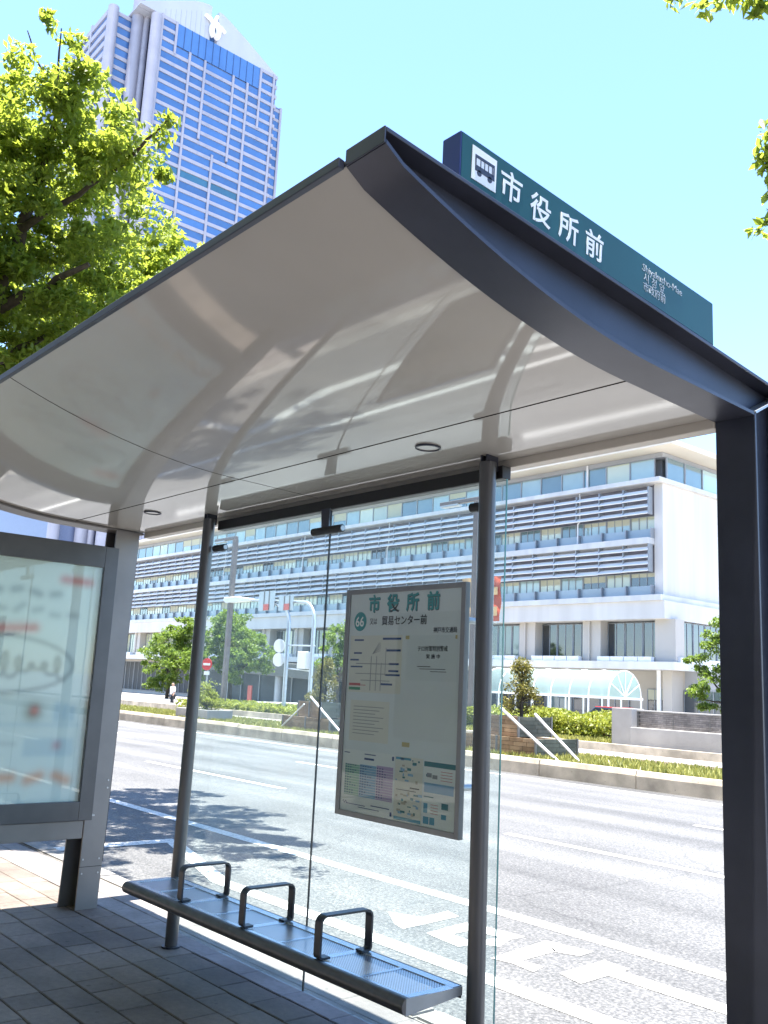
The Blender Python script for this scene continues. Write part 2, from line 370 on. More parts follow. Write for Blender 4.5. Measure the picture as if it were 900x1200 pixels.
# ================================================================== SETTING
sheet('ground', [(-900, 900, -900, 900)], GROUND, -.62)
sheet('road', [(-260, 80, 3.45, 15.83)], ASPHALT, -.15)
b = MB(); b.add([(-260,15.83,-.9),(-60,15.83,-.32),(-60,60,-.5),(-260,60,-1)], [(0,1,2,3)])
b.add([(-60,20.3,-.32),(-25,20.3,-.1),(-25,25,-.1),(-60,25,-.32)], [(0,1,2,3)])
b.add([(-25,20.3,-.1),(60,20.3,-.1),(60,25,-.1),(-25,25,-.1)], [(0,1,2,3)])
o = b.build('service_path', GROUND, origin=(0, 0, 0)); o['kind'] = 'structure'
b = MB(); b.box(-60, 60, 15.98, 20.3, -.55, .1); o = b.build('traffic_island', SOIL, origin=(0, 0, 0)); o['kind'] = 'structure'
b = MB(); b.box(-60, 60, 25.2, 50.6, -.6, .02); o = b.build('forecourt', GROUND, origin=(0, 0, 0)); o['kind'] = 'structure'
# road markings
mk = MB(); ZM = -.146
def q(x0, x1, y0, y1): mk.add([(x0,y0,ZM),(x1,y0,ZM),(x1,y1,ZM),(x0,y1,ZM)], [(0,1,2,3)])
def pg(ps): mk.add([(x, y, ZM) for x, y in ps], [list(range(len(ps)))])
q(-60, 30, 5.74, 5.9)
q(-60, 30, 15.1, 15.25)
for k in range(-8, 6):
    q(-13.4+k*9.6-4.2, -13.4+k*9.6+.6, 8.93, 9.07); q(-13+k*9.6-4, -13+k*9.6+1, 12.2, 12.34)
q(-4.6, 2.2, 8.93, 9.07)
q(-9.26, -9.06, 3.7, 5.1)
pg([(-9.06, 5.1), (-9.06, 4.94), (-7.2, 4.38), (-3, 4.38), (6, 4.38), (6, 4.54), (-7.15, 4.54)])
pg([(-5.66, 5.03), (-5.36, 4.83), (-5.22, 4.79), (-5.28, 5.42), (-5.45, 5.47), (-5.40, 5.15)])
pg([(-5.05, 4.86), (-4.94, 4.84), (-4.94, 5.38), (-5.12, 5.33)]); pg([(-4.94, 5.2), (-4.62, 5.26), (-4.62, 5.42), (-4.94, 5.38)])
pg([(-4.94, 4.84), (-4.68, 4.81), (-4.66, 4.98), (-4.94, 5.0)]); pg([(-4.70, 4.98), (-4.66, 4.98), (-4.54, 5.06), (-4.62, 5.26), (-4.70, 5.25)])
pg([(-4.38, 4.8), (-4.23, 4.84), (-4.26, 5.32), (-4.47, 5.47)]); pg([(-4.26, 5.3), (-4.1, 5.37), (-4.12, 5.54), (-4.47, 5.47)]); pg([(-4.23, 4.84), (-4.03, 4.81), (-4.07, 4.96), (-4.24, 4.94)])
pg([(-3.93, 4.94), (-3.72, 4.88), (-3.74, 5.41), (-3.95, 5.43)]); pg([(-3.735, 5.17), (-2.88, 5.15), (-2.97, 5.31), (-3.74, 5.33)])
o = mk.build('road_marking', PAINT, origin=(0, 0, 0)); o['kind'] = 'structure'

# pavement on this side: slab, individually laid tiles round the shelter, granite kerb
sidewalk = structure('sidewalk')
b = MB(); b.box(-9.4, -1.2, -9, 3.3, -.3, -.022); b.build('tile_bed', mat('dark_joint', (.02, .02, .018), .95), sidewalk)
def brickmat():
    m, n, l, p = nodes('laid_paving'); geo = n.new('ShaderNodeNewGeometry')
    t = n.new('ShaderNodeTexBrick'); t.inputs['Color1'].default_value = (.12, .112, .115, 1); t.inputs['Color2'].default_value = (.17, .158, .155, 1)
    t.inputs['Mortar'].default_value = (.03, .03, .03, 1); t.inputs['Scale'].default_value = 1; t.inputs['Mortar Size'].default_value = .006
    t.inputs['Brick Width'].default_value = .3; t.inputs['Row Height'].default_value = .192
    l.new(geo.outputs['Position'], t.inputs['Vector']); l.new(t.outputs[0], p.inputs['Base Color']); p.inputs['Roughness'].default_value = .8
    return m
b = MB(); b.box(-70, -9.4, -9, 3.3, -.3, 0); b.box(-1.2, 30, -9, 3.3, -.3, 0); b.build('paving', brickmat(), sidewalk)
b = MB(); b.box(-9.4, -1.2, -9, 1.02, -.02, 0); b.build('paving', MATS.setdefault('laid_paving2', brickmat()), sidewalk)
def tile_mesh(wx, wy, m):
    t = MB(); t.box(-wx/2, wx/2, -wy/2, wy/2, -.03, 0); me = t.mesh('tile', m, (0, 0, 0))
    bm = bmesh.new(); bm.from_mesh(me)
    bmesh.ops.bevel(bm, geom=[e for e in bm.edges if all(v.co.z > -.01 for v in e.verts)], offset=.004, segments=1, affect='EDGES')
    bm.to_mesh(me); bm.free(); return me
tm = tile_mesh(.291, .186, TILE); tmh = tile_mesh(.191, .186, TILE); tl = tile_mesh(.393, .186, TILE)
r = random.Random(3)
rows = 10; cnt = 0
for i in range(rows):
    y = 2.945-.097-i*.193
    x = -9.3+r.random()*.25
    xmax = -2.5 if i < 5 else (-3.2 if i < 8 else -4.3)
    while x < xmax:
        me, wd = r.choice([(tm, .297), (tm, .297), (tm, .297), (tmh, .197), (tl, .399)])
        o = inst('tile', me, (x+wd/2, y, r.uniform(-.0025, .001)), sidewalk, (r.uniform(-.006, .006), r.uniform(-.006, .006), r.uniform(-.004, .004)))
        x += wd; cnt += 1
b = MB(); b.box(-9.4, -1.2, 1.02, 2.945-rows*.193, -.021, -.001) if 2.945-rows*.193 > 1.03 else None
bl = MB()
tp = tile_mesh(.396, .17, TILE2); x = -9.3
while x < -1.3:
    for j, yy in enumerate((3.036, 3.21)):
        inst('border_tile', tp, (x+.2+.2*j, yy, r.uniform(-.002, .001)), sidewalk)
    x += .4
near_kerb = structure('kerb')
ks = MB(); ks.box(-.298, .298, 0, .17, -.3, .012); kme = ks.mesh('kerb_stone', KERB, (0, 0, 0))
bm = bmesh.new(); bm.from_mesh(kme); bmesh.ops.bevel(bm, geom=[e for e in bm.edges if all(v.co.z > 0 for v in e.verts)], offset=.012, segments=2, affect='EDGES'); bm.to_mesh(kme); bm.free()
for k in range(36): inst('kerb_stone', kme, (-20+.6*k, 3.3+r.uniform(-.003, .003), r.uniform(-.004, .003)), near_kerb)
b = MB(); b.box(-70, -20.3, 3.3, 3.47, -.3, .012); b.build('kerb_run', KERB, near_kerb)
far_kerb = structure('island_kerb')
ks = MB(); ks.prism([(0, -.4), (0, .1), (.03, .2), (.16, .2), (.16, -.4)], 'x', -1.19, 1.19); kme = ks.mesh('kerb_stone', KERB2, (0, 0, 0))
for k in range(26): inst('kerb_stone', kme, (-60+2.4*k, 15.83+r.uniform(-.008, .008), r.uniform(-.01, .006)), far_kerb)
b = MB(); b.box(-25, 10, 25, 25.2, -.3, .14); o = b.build('path_kerb', KERB2, origin=(0, 0, 0)); o['kind'] = 'structure'
b = MB(); b.add([(-60,25,-.5),(-25,25,-.3),(-25,25,.1),(-60,25,.02),(-60,25.2,-.5),(-25,25.2,-.3),(-25,25.2,.1),(-60,25.2,.02)], [(0,1,2,3),(7,6,5,4),(3,2,6,7),(0,3,7,4),(1,5,6,2)])
o = b.build('path_kerb', KERB2, origin=(0, 0, 0)); o['kind'] = 'structure'

# grass strip on the island
GRASS = leaf_mat('grass_blades', (.2, .22, .05), (.42, .4, .12), (.42, .42, .1), .35)
def grass(n, x0, x1, y0, y1, z, h, seed):
    rr = np.random.default_rng(seed); c = np.stack([rr.uniform(x0, x1, n), rr.uniform(y0, y1, n), np.full(n, z)], 1)
    a = rr.uniform(0, 6.28, n); d = np.stack([np.cos(a), np.sin(a), 0*a], 1)
    hh = h*(.5+rr.random(n)); lean = rr.normal(size=(n, 3))*.35; lean[:, 2] = 1
    t = c+lean*hh[:, None]; s = .018+.03*rr.random(n)
    V = np.stack([c-d*s[:, None], c+d*s[:, None], t], 1).reshape(-1, 3)
    return V, np.arange(n*3).reshape(-1, 3)
o = leaf_obj('grass', grass(42000, -46, -6.5, 16.05, 18.6, .1, .13, 1), GRASS, origin=(-26, 17, .1)); o['kind'] = 'stuff'

# ================================================================== BUS SHELTER
XR, XRo, XL, XLo = -1.70, -1.55, -6.22, -6.40
shelter = thing('bus_shelter', 'steel and glass bus shelter with glossy cream upswept roof over the pavement', 'bus shelter', ((XR+XL)/2, 2.9, 0))
PROF = [(y, 2.577+.0151*(2.47-y)+.152*(2.47-y)**2) for y in [1.26+1.21*k/20 for k in range(21)]]+[(2.6, 2.5735), (2.72, 2.570), (2.985, 2.563)]
def prof_panel(pts, x0, x1, th):
    m = MB(); n = len(pts); vs = []
    for x in (x0, x1):
        vs += [(x, y, z) for y, z in pts] + [(x, y, z+th) for y, z in pts]
    k = 2*n
    fs = []
    for i in range(n-1):
        fs += [(i, i+1, k+i+1, k+i), (n+i, k+n+i, k+n+i+1, n+i+1), (i, n+i, n+i+1, i+1), (k+i, k+i+1, k+n+i+1, k+n+i)]
    fs += [(0, k, k+n, n), (n-1, 2*n-1, k+2*n-1, k+n-1)]
    return m.add(vs, fs)
def dense(pts, k=4):
    out = []
    for i in range(len(pts)-1):
        p0 = pts[max(i-1, 0)]; p1 = pts[i]; p2 = pts[i+1]; p3 = pts[min(i+2, len(pts)-1)]
        for j in range(k):
            t = j/k; h = []
            for c in (0, 1):
                h.append(.5*(2*p1[c]+(p2[c]-p0[c])*t+(2*p0[c]-5*p1[c]+4*p2[c]-p3[c])*t*t+(3*p1[c]-p0[c]-3*p2[c]+p3[c])*t**3))
            out.append(tuple(h))
    return out+[pts[-1]]
PD = PROF
curve = [p for p in PD if p[0] <= 2.4701]; flat = [p for p in PD if p[0] >= 2.4699]; flat[0] = (2.4755, flat[0][1])
for x0, x1 in ((XL, -4.103), (-4.097, XR)):
    for pts in (curve, flat):
        o = prof_panel(pts, x0, x1, .002).build('soffit_panel', SOFFIT, shelter)
        shade(o.data, lambda p: abs(p.normal.z) > .3)
up_pts = [(y, z+.0026) for y, z in PD]
prof_panel(up_pts, XL, XR, .004).build('seam_backing', BLACK, shelter)
top = [(1.259, 2.829), (1.5, 2.79), (1.9, 2.74), (2.4, 2.69), (3.05, 2.655)]
prof_panel(dense(top), XLo+.02, XR-.002, .006).build('roof_skin', STEEL2, shelter)
JOINT = mat('matt_black_joint', (.008, .008, .008), 1, spec=0)
MB().box(XL, XR, 2.469, 2.4745, 2.5755, 2.578).build('joint_strip', JOINT, shelter)
prof_panel([(y, z-.0007) for y, z in PD], -4.1025, -4.0975, .0005).build('joint_strip', JOINT, shelter)
b = MB(); b.prism([(1.238, 2.811), (1.258, 2.811), (1.258, 2.835), (1.238, 2.839)], 'x', XLo+.03, XR-.003); b.build('front_gutter', STEEL, shelter, .003)
b = MB(); b.box(XL, XR-.003, 2.988, 3.05, 2.527, 2.653); b.build('rear_fascia', CREAM, shelter, .004)
# portal frames: straight top chord, curved lower flange, web; at the right end outside face looks to +X
def portal(x_in, x_out, xweb, m, nm):
    b = MB(); lo = [(y, z-.003) for y, z in PD]; lo[0] = (1.262, 2.829); lo[-1] = (2.989, 2.560)
    vs = []; n = len(lo)
    o = prof_panel([(y, z-.012) for y, z in lo], x_in, x_out, .012).build('lower_flange', m, shelter, .002)
    shade(o.data, lambda p: abs(p.normal.z) > .3)
    b = MB(); b.prism([(1.262, 2.85), (3.21, 2.672), (3.21, 2.684), (1.262, 2.862)], 'x', x_in, x_out); b.build('top_chord', m, shelter, .002)
    b = MB(); b.prism([(1.268, 2.82), (1.268, 2.8485)]+[(3.2, 2.673)]+[(2.99, 2.56)]+[p for p in lo[::-1]][1:-1], 'x', xweb-.004, xweb+.004); b.build('beam_web', m, shelter)
    b = MB(); b.box(x_in, x_out, 1.256, 1.2615, 2.818, 2.8625); b.build('nose_plate', m, shelter, .002)
portal(XR, XRo, -1.615, STEEL, 'right')
b = MB(); b.box(XR, XRo, 2.99, 3.002, -.02, 2.5585); b.build('portal_post_flange', STEEL, shelter, .0025)
b = MB(); b.box(-1.622, -1.614, 3.002, 3.2, -.02, 2.6705); b.build('portal_post_web', STEEL, shelter)
b = MB(); b.box(XR, XRo, 3.2, 3.211, -.02, 2.6715); b.build('portal_post_flange', STEEL, shelter, .0025)
b = MB(); b.prism([(2.992, 2.5625), (3.2, 2.668), (3.2, 2.6615), (3.0, 2.556)], 'x', -1.612, XRo+.002); b.build('mitre_plate', ALU, shelter)
portal(XL, XLo, -6.30, STEEL2, 'left')
b = MB(); b.prism([(2.752, -.02), (2.905, -.02), (2.95, 2.556), (2.772, 2.556)], 'x', XL, XL+.012)
pf = b.build('portal_post_flange', STEEL2, shelter, .002)
b = MB(); b.prism([(2.70, -.02), (2.905, -.02), (2.95, 2.556), (2.772, 2.556)], 'x', XLo+.02, XLo+.032); b.build('portal_post_flange', STEEL2, shelter, .002)
b = MB(); b.prism([(2.83, -.02), (2.838, -.02), (2.872, 2.556), (2.864, 2.556)], 'x', XLo+.033, XL-.001); b.build('portal_post_web', STEEL, shelter)
b = MB(); b.prism([(2.908, .3), (2.916, .3), (2.952, 2.5), (2.944, 2.5)], 'x', XLo+.03, XL+.008); b.build('rubber_trim', BLACK, shelter)
b = MB(); b.prism([(2.751, .27), (2.9095, .27), (2.9097, .274), (2.751, .274)], 'x', XL+.0125, XL+.0135); b.build('plate_seam', BLACK, shelter)
for (y, z) in ((2.772, .32), (2.885, .32), (2.772, .23), (2.885, .23), (2.78, .78), (2.895, .78), (2.78, .83), (2.895, .83)):
    MB().disc((XL+.014, y, z), (1, 0, 0), .006, .005, 10).build('bolt', ALU, shelter)
# glass posts
for x, xt in ((-5.139, -5.11), (-2.705, -2.722)):
    MB().tube([(x, 2.887, -.02), (xt, 2.887, 2.535)], .037, 24).build('post', TUBE, shelter, smooth=True)
    b = MB(); b.box(xt-.02, xt-.012, 2.86, 2.93, 2.50, 2.566); b.box(xt+.012, xt+.02, 2.86, 2.93, 2.50, 2.566); b.disc((xt, 2.875, 2.53), (1, 0, 0), .012, .06, 12); b.build('post_bracket', STEEL, shelter)
    MB().disc((x, 2.887, .004), (0, 0, 1), .055, .012, 24).build('post_collar', BARDARK, shelter)
# head channel and glass
b = MB(); b.box(-5.075, -2.675, 2.93, 2.985, 2.468, 2.526); b.build('head_channel', BLACK, shelter, .003)
for x0, x1 in ((-5.24, -3.9265), (-3.9215, -2.668)):
    pane = MB().box(x0, x1, 2.948, 2.957, .065, 2.467).build('glass_pane', GLASS, shelter)
    for xx in (x0, x1): MB().box(xx-.001, xx+.001, 2.9485, 2.9565, .066, 2.466).build('glass_edge', GLASSEDGE if xx in (-5.24, -2.668) else BLACK, pane)
for xc, zc, L in ((-3.9, 2.352, .25), (-5.0, 2.347, .12), (-2.79, 2.351, .1)):
    b = MB(); b.tube([(xc-L/2, 2.915, zc), (xc+L/2, 2.915, zc)], .021, 16); c = b.build('glass_clamp', BLACK, shelter, smooth=True)
    b = MB(); b.disc((xc+L/2+.003, 2.915, zc), (1, 0, 0), .014, .008, 16); b.build('clamp_cap', ALU, c)
b = MB(); b.prism([(-3.955, 2.47), (-3.875, 2.47), (-3.885, 2.36), (-3.94, 2.36)], 'y', 2.905, 2.913); b.build('clamp_bracket', STEEL, shelter)
# recessed lamps
for x, y in ((-2.838, 2.632), (-5.405, 2.64)):
    z = 2.5685
    b = MB(); n = 32
    ring = [(x+R_*math.cos(2*math.pi*k/n), y+R_*math.sin(2*math.pi*k/n), z-h_) for R_, h_ in ((.056, -.006), (.0555, .003), (.049, .004), (.047, -.001)) for k in range(n)]
    b.add(ring, [(i*n+k, i*n+(k+1) % n, (i+1)*n+(k+1) % n, (i+1)*n+k) for i in range(3) for k in range(n)])
    lp = b.build('ceiling_lamp', STEEL, shelter)
    MB().disc((x, y, z+.002), (0, 0, 1), .0475, .003, 32).build('lamp_cover', SOFFIT, lp)

# ------------------------------------------------------------------ sign on the roof beam
SG = mat('teal_sign_panel', (.006, .07, .078), .4, 0, .15, 3, spec=.35)
SGS = mat('blue_sign_side', (.012, .03, .16), .35, 0, .1, 3)
SW = mat('sign_white', (.78, .8, .84), .4, 0, .03)
sign = thing('stop_name_sign', 'long dark teal stop name sign with white lettering on the shelter roof beam', 'sign', (-1.59, 2.13, 2.78))
b = MB(); b.prism([(1.52, 2.842), (2.745, 2.733), (2.745, 2.889), (1.52, 2.977)], 'x', -1.63, -1.562); b.build('sign_box', SGS, sign, .003)
b = MB(); b.prism([(1.524, 2.846), (2.741, 2.738), (2.741, 2.885), (1.524, 2.973)], 'x', -1.5615, -1.5605); b.build('sign_face', SG, sign)
tilt = math.atan2(-.085, 1.2)
def MS(y, z, t=tilt): # text plane facing +X, reading along +Y
    R_ = Matrix(((0, 0, 1), (1, 0, 0), (0, 1, 0))).to_4x4()
    return Matrix.Translation((-1.5595, y, z)) @ R_ @ Matrix.Rotation(t, 4, 'Z')
b = MB(); b.prism([(1.560, 2.857), (1.652, 2.851), (1.655, 2.945), (1.562, 2.953)], 'x', -1.5602, -1.5585); pict = b.build('pictogram_plate', SW, sign)
bus = MB(); BZ = lambda u, v: (1.572+u*.074, 2.868+v*.065+(-.004*u))
def bx(u0, u1, v0, v1): bus.prism([BZ(u0, v0), BZ(u1, v0), BZ(u1, v1), BZ(u0, v1)], 'x', -1.5584, -1.5575)
bx(0, 1, .25, .42); bx(0, .06, .42, .95); bx(.06, 1, .82, .95); bx(.94, 1, .42, .82)
for k in range(4): bx(.27+.2*k, .3+.2*k, .42, .82)
bx(.06, .94, .42, .5)
for u in (.22, .76):
    y, z = BZ(u, .2); bus.disc((-1.558, y, z), (1, 0, 0), .0085, .001, 16)
bus.build('bus_pictogram', mat('pictogram_ink', (.02, .03, .06), .5), pict)
for ch, y, z in (('市', 1.667, 2.862), ('役', 1.79, 2.845), ('所', 1.914, 2.837), ('前', 2.034, 2.827)):
    text_mesh('lettering', ch, .092, MS(y, z), SW, sign, bold=.0012)
SW2 = mat('sign_small_print', (.42, .46, .5), .4, 0, .03)
text_mesh('lettering', 'Shiyakusho-Mae', .034, MS(2.328, 2.866), SW2, sign, width=.222)
text_mesh('lettering', '시 청 앞', .034, MS(2.333, 2.834), SW2, sign, width=.115)
text_mesh('lettering', '市政府前', .034, MS(2.331, 2.803), SW2, sign, width=.122)

# ------------------------------------------------------------------ bench
bench = thing('bench', 'perforated steel bench with three dark flat bar armrests against the glass', 'bench', (-3.92, 2.7, 0))
MB().tube([(-5.07, 2.54, .378), (-2.745, 2.56, .378)], .031, 20).build('front_tube', TUBE, bench, smooth=True)
b = MB(); b.prism([(2.55, .345), (2.85, .372), (2.85, .405), (2.55, .408)], 'x', -2.752, -2.744); b.build('end_plate', mat('pale_end_plate', (.42, .41, .39), .5, .2), bench, .002)
b = MB(); b.prism([(2.55, .345), (2.85, .372), (2.85, .405), (2.55, .408)], 'x', -5.078, -5.07); b.build('end_plate', MATS['pale_end_plate'], bench, .002)
fr = MB()
fr.box(-5.07, -2.752, 2.552, 2.582, .398, .407); fr.box(-5.07, -2.752, 2.80, 2.85, .398, .407)
edges = np.linspace(-5.06, -2.765, 9)
for i, e in enumerate(edges): fr.box(e-.008 if i % 2 else e-.02, e+.008 if i % 2 else e+.02, 2.582, 2.80, .398, .4068)
fr.build('seat_frame', INOX, bench, .001)
fr = MB(); fr.box(-5.07, -2.752, 2.845, 2.852, .36, .4075); fr.box(-5.0, -2.8, 2.62, 2.66, .33, .37); fr.build('seat_rail', BARDARK, bench)
def perf():
    m, n, l, p = nodes('perforated_steel'); p.inputs['Base Color'].default_value = (.55, .58, .62, 1); p.inputs['Metallic'].default_value = .9; p.inputs['Roughness'].default_value = .3
    geo = n.new('ShaderNodeNewGeometry'); mp = n.new('ShaderNodeMapping'); mp.inputs['Scale'].default_value = (100, 100, 0); mp.inputs['Rotation'].default_value = (0, 0, .785)
    l.new(geo.outputs['Position'], mp.inputs[0]); fr_ = n.new('ShaderNodeVectorMath'); fr_.operation = 'FRACTION'; l.new(mp.outputs[0], fr_.inputs[0])
    sb = n.new('ShaderNodeVectorMath'); sb.operation = 'SUBTRACT'; sb.inputs[1].default_value = (.5, .5, 0); l.new(fr_.outputs[0], sb.inputs[0])
    ln = n.new('ShaderNodeVectorMath'); ln.operation = 'LENGTH'; l.new(sb.outputs[0], ln.inputs[0])
    gt = n.new('ShaderNodeMath'); gt.operation = 'GREATER_THAN'; gt.inputs[1].default_value = .32; l.new(ln.outputs['Value'], gt.inputs[0])
    l.new(gt.outputs[0], p.inputs['Alpha']); return m
PERF = perf()
for i in range(8):
    x0 = edges[i]+(.008 if i % 2 else .02); x1 = edges[i+1]-(.02 if i % 2 else .008)
    MB().box(x0, x1, 2.583, 2.799, .4, .4035).build('seat_panel', PERF, bench)
for xa in (-4.51, -3.915, -3.32):
    def bar(pts, w=.045, t=.009):
        m = MB(); n = len(pts); vs = []
        for i, (y, z) in enumerate(pts):
            a = Vector(pts[max(i-1, 0)]); c = Vector(pts[min(i+1, n-1)]); d = (c-a).normalized(); nn = Vector((-d.y, d.x))
            vs += [(xa-w/2, y+nn.x*t/2, z+nn.y*t/2), (xa+w/2, y+nn.x*t/2, z+nn.y*t/2), (xa+w/2, y-nn.x*t/2, z-nn.y*t/2), (xa-w/2, y-nn.x*t/2, z-nn.y*t/2)]
        fs = [(0, 1, 2, 3), (4*n-4, 4*n-1, 4*n-2, 4*n-3)]
        for i in range(n-1):
            for k in range(4): fs.append((4*i+k, 4*i+4+k, 4*i+4+(k+1) % 4, 4*i+(k+1) % 4))
        return m.add(vs, fs)
    pts = [(2.615, .4125), (2.575, .4125), (2.566, .416), (2.5625, .425)]
    for k in range(7):
        a = math.pi-k*math.pi/12; pts.append((2.5925+.03*math.cos(a), .55+.03*math.sin(a)))
    for k in range(7):
        a = math.pi/2-k*math.pi/12; pts.append((2.8125+.03*math.cos(a), .55+.03*math.sin(a)))
    pts += [(2.8425, .425), (2.839, .416), (2.83, .4125), (2.79, .4125)]
    bar(pts).build('armrest', BARDARK, bench)
# ------------------------------------------------------------------ notice board
board = thing('notice_board', 'grey framed notice board with posters and timetable hung on the glass', 'notice board', (-3.2, 2.87, .95))
BX0, BX1, BZ0, BZ1, BY = -3.615, -2.791, .948, 2.012, 2.848
b = MB(); b.box(BX0+.005, BX1-.005, BY+.006, 2.871, BZ0+.005, BZ1-.005); b.build('back_panel', STEEL2, board)
for nm, (x0, x1, z0, z1) in (('frame', (BX0, BX0+.03, BZ0, BZ1)), ('frame', (BX1-.026, BX1, BZ0, BZ1)), ('frame', (BX0+.03, BX1-.026, BZ1-.024, BZ1)), ('frame', (BX0+.03, BX1-.026, BZ0, BZ0+.024))):
    MB().box(x0, x1, BY-.004, 2.873, z0, z1).build(nm, mat('board_frame_grey', (.26, .27, .28), .4, .4, .08), board, .0015)
MB().box(BX0+.03, BX1-.026, BY+.003, BY+.0055, BZ0+.024, BZ1-.024).build('backing_sheet', PAPER, board)
def flatm(n_, c, rough=.4): return mat('ink_'+n_, c, rough, 0, .02)
TEAL = flatm('teal', (.03, .32, .33)); INK = flatm('black', (.015, .015, .02)); NAVY = flatm('navy', (.03, .07, .22)); GREY = flatm('grey', (.3, .31, .32))
PALE = flatm('pale', (.84, .86, .85)); CREAMP = flatm('cream', (.78, .76, .68)); REDI = flatm('red', (.55, .1, .1)); GRN = flatm('green', (.05, .3, .16))
LGRN = flatm('lgreen', (.3, .55, .42)); LBLU = flatm('lblue', (.25, .45, .66)); LPUR = flatm('lpurple', (.5, .38, .6)); YEL = flatm('yellow', (.55, .45, .2)); TAN = flatm('tan', (.5, .45, .35)); SKYB = flatm('skyblue', (.1, .35, .5)); DTEAL = flatm('dteal', (.04, .2, .22))
def MBd(x, z): return Matrix(((1, 0, 0, x), (0, 0, -1, BY+.0015), (0, 1, 0, z), (0, 0, 0, 1)))
def quad(name, rects, m, lay=1, parent=board):
    k = MB(); y = BY+.003-.0004*lay
    for x0, x1, z0, z1 in rects: k.box(x0, x1, y, y+.0003, z0, z1)
    return k.build(name, m, parent)
for ch, x in zip('市役所前', (-3.446, -3.31, -3.175, -3.038)):
    text_mesh('lettering', ch, .086, MBd(x+.0035, 1.902), INK, board, bold=.0015, extrude=.0003)
    t_ = text_mesh('lettering', ch, .086, MBd(x, 1.906), TEAL, board, bold=.0025, extrude=.0006)
MB().disc((-3.503, BY+.0015, 1.855), (0, 1, 0), .046, .0008, 36).build('route_disc', TEAL, board)
text_mesh('lettering', '66', .066, MBd(-3.539, 1.832), PALE, board, bold=.001, extrude=.001)
text_mesh('lettering', '又は', .034, MBd(-3.43, 1.841), INK, board, bold=0, width=.052)
text_mesh('lettering', '貿易センター前', .047, MBd(-3.343, 1.838), INK, board, bold=.0004, width=.309)
text_mesh('lettering', '神戸市交通局', .027, MBd(-2.988, 1.797), INK, board, bold=0, width=.146)
quad('map_sheet', [(-3.571, -3.192, 1.52, 1.787)], CREAMP)
quad('map_caption', [(-3.54, -3.47, 1.762, 1.77), (-3.33, -3.2, 1.766, 1.776), (-3.3, -3.2, 1.712, 1.722), (-3.54, -3.48, 1.7, 1.708), (-3.565, -3.5, 1.668, 1.676), (-3.56, -3.47, 1.636, 1.643), (-3.28, -3.21, 1.65, 1.659), (-3.28, -3.21, 1.618, 1.627), (-3.3, -3.2, 1.6, 1.609), (-3.33, -3.25, 1.557, 1.566)], NAVY, 2)
quad('map_street', [(-3.41, -3.405, 1.53, 1.69), (-3.37, -3.366, 1.53, 1.69), (-3.335, -3.331, 1.53, 1.66), (-3.52, -3.27, 1.652, 1.656), (-3.52, -3.27, 1.606, 1.609), (-3.48, -3.27, 1.575, 1.578), (-3.305, -3.302, 1.6, 1.73)], GREY, 2)
quad('map_key', [(-3.565, -3.48, 1.55, 1.562), (-3.48, -3.44, 1.552, 1.555)], REDI, 2); quad('map_key', [(-3.565, -3.48, 1.53, 1.543)], GRN, 2)
st = MB()
for k in range(5):
    a = .3+.28*k; st.tube([(-3.4, BY+.002, 1.7), (-3.4+.06*math.cos(a)+.01*k, BY+.002, 1.7+.055*math.sin(a))], .0011, 5)
st.build('map_street', GREY, board)
MATS['notice'] = flatm('notice', (.72, .77, .78)); quad('notice_sheet', [(-3.16, -2.83, 1.585, 1.785)], MATS['notice'])
text_mesh('lettering', 'テロ対策特別警戒', .026, MBd(-3.085, 1.716), INK, board, width=.19)
text_mesh('lettering', '実 施 中', .022, MBd(-3.029, 1.683), INK, board, width=.088)
quad('small_print', [(-3.085, -3.0, 1.645, 1.648), (-3.07, -2.905, 1.635, 1.6375), (-3.0, -2.9, 1.624, 1.6265)], INK, 2)
quad('notice_sheet', [(-3.545, -3.262, 1.295, 1.482)], CREAMP)
quad('small_print', [(-3.52, -3.3-.03*(k % 3), 1.452-.0155*k, 1.455-.0155*k) for k in range(9)], GREY, 2)
quad('tape', [(-3.165, -3.115, 1.292, 1.312), (-3.17, -3.145, 1.768, 1.784), (-2.85, -2.838, 1.768, 1.784)], YEL, 2)
quad('timetable_sheet', [(-3.578, -3.209, .978, 1.252)], PALE)
quad('timetable_column', [(-3.56, -3.452, 1.045, 1.185)], LGRN, 2); quad('timetable_column', [(-3.45, -3.332, 1.045, 1.19)], LBLU, 2); quad('timetable_column', [(-3.33, -3.215, 1.045, 1.195)], LPUR, 2)
quad('timetable_rule', [(-3.56, -3.215, 1.05+.0115*k, 1.0515+.0115*k) for k in range(12)], PALE, 3)
rr = random.Random(5); d = []
for c0 in (-3.555, -3.445, -3.325):
    for k in range(12):
        d.append((c0, c0+.006, 1.0535+.0115*k, 1.0595+.0115*k))
        for j in range(rr.randint(1, 4)): d.append((c0+.016+.018*j, c0+.024+.018*j, 1.0535+.0115*k, 1.0585+.0115*k))
d += [(-3.57, -3.53, 1.235, 1.239), (-3.42, -3.34, 1.236, 1.24), (-3.42, -3.35, 1.213, 1.222), (-3.54, -3.4, 1.005, 1.008), (-3.36, -3.23, 1.012, 1.016), (-3.45, -3.3, .996, .999), (-3.225, -3.213, 1.225, 1.243), (-3.226, -3.213, .985, 1.003)]
quad('timetable_figure', d, NAVY, 4)
MB().tube([(-3.565+.03*k/8, BY+.002, 1.012+.006*math.sin(k*1.3)) for k in range(9)], .0012, 5).build('small_print', NAVY, board)
quad('map_sheet', [(-3.204, -3.022, .975, 1.25)], CREAMP)
quad('map_caption', [(-3.2, -3.025, .978, .992), (-3.2, -3.1, 1.236, 1.246)], SKYB, 2)
m1 = []
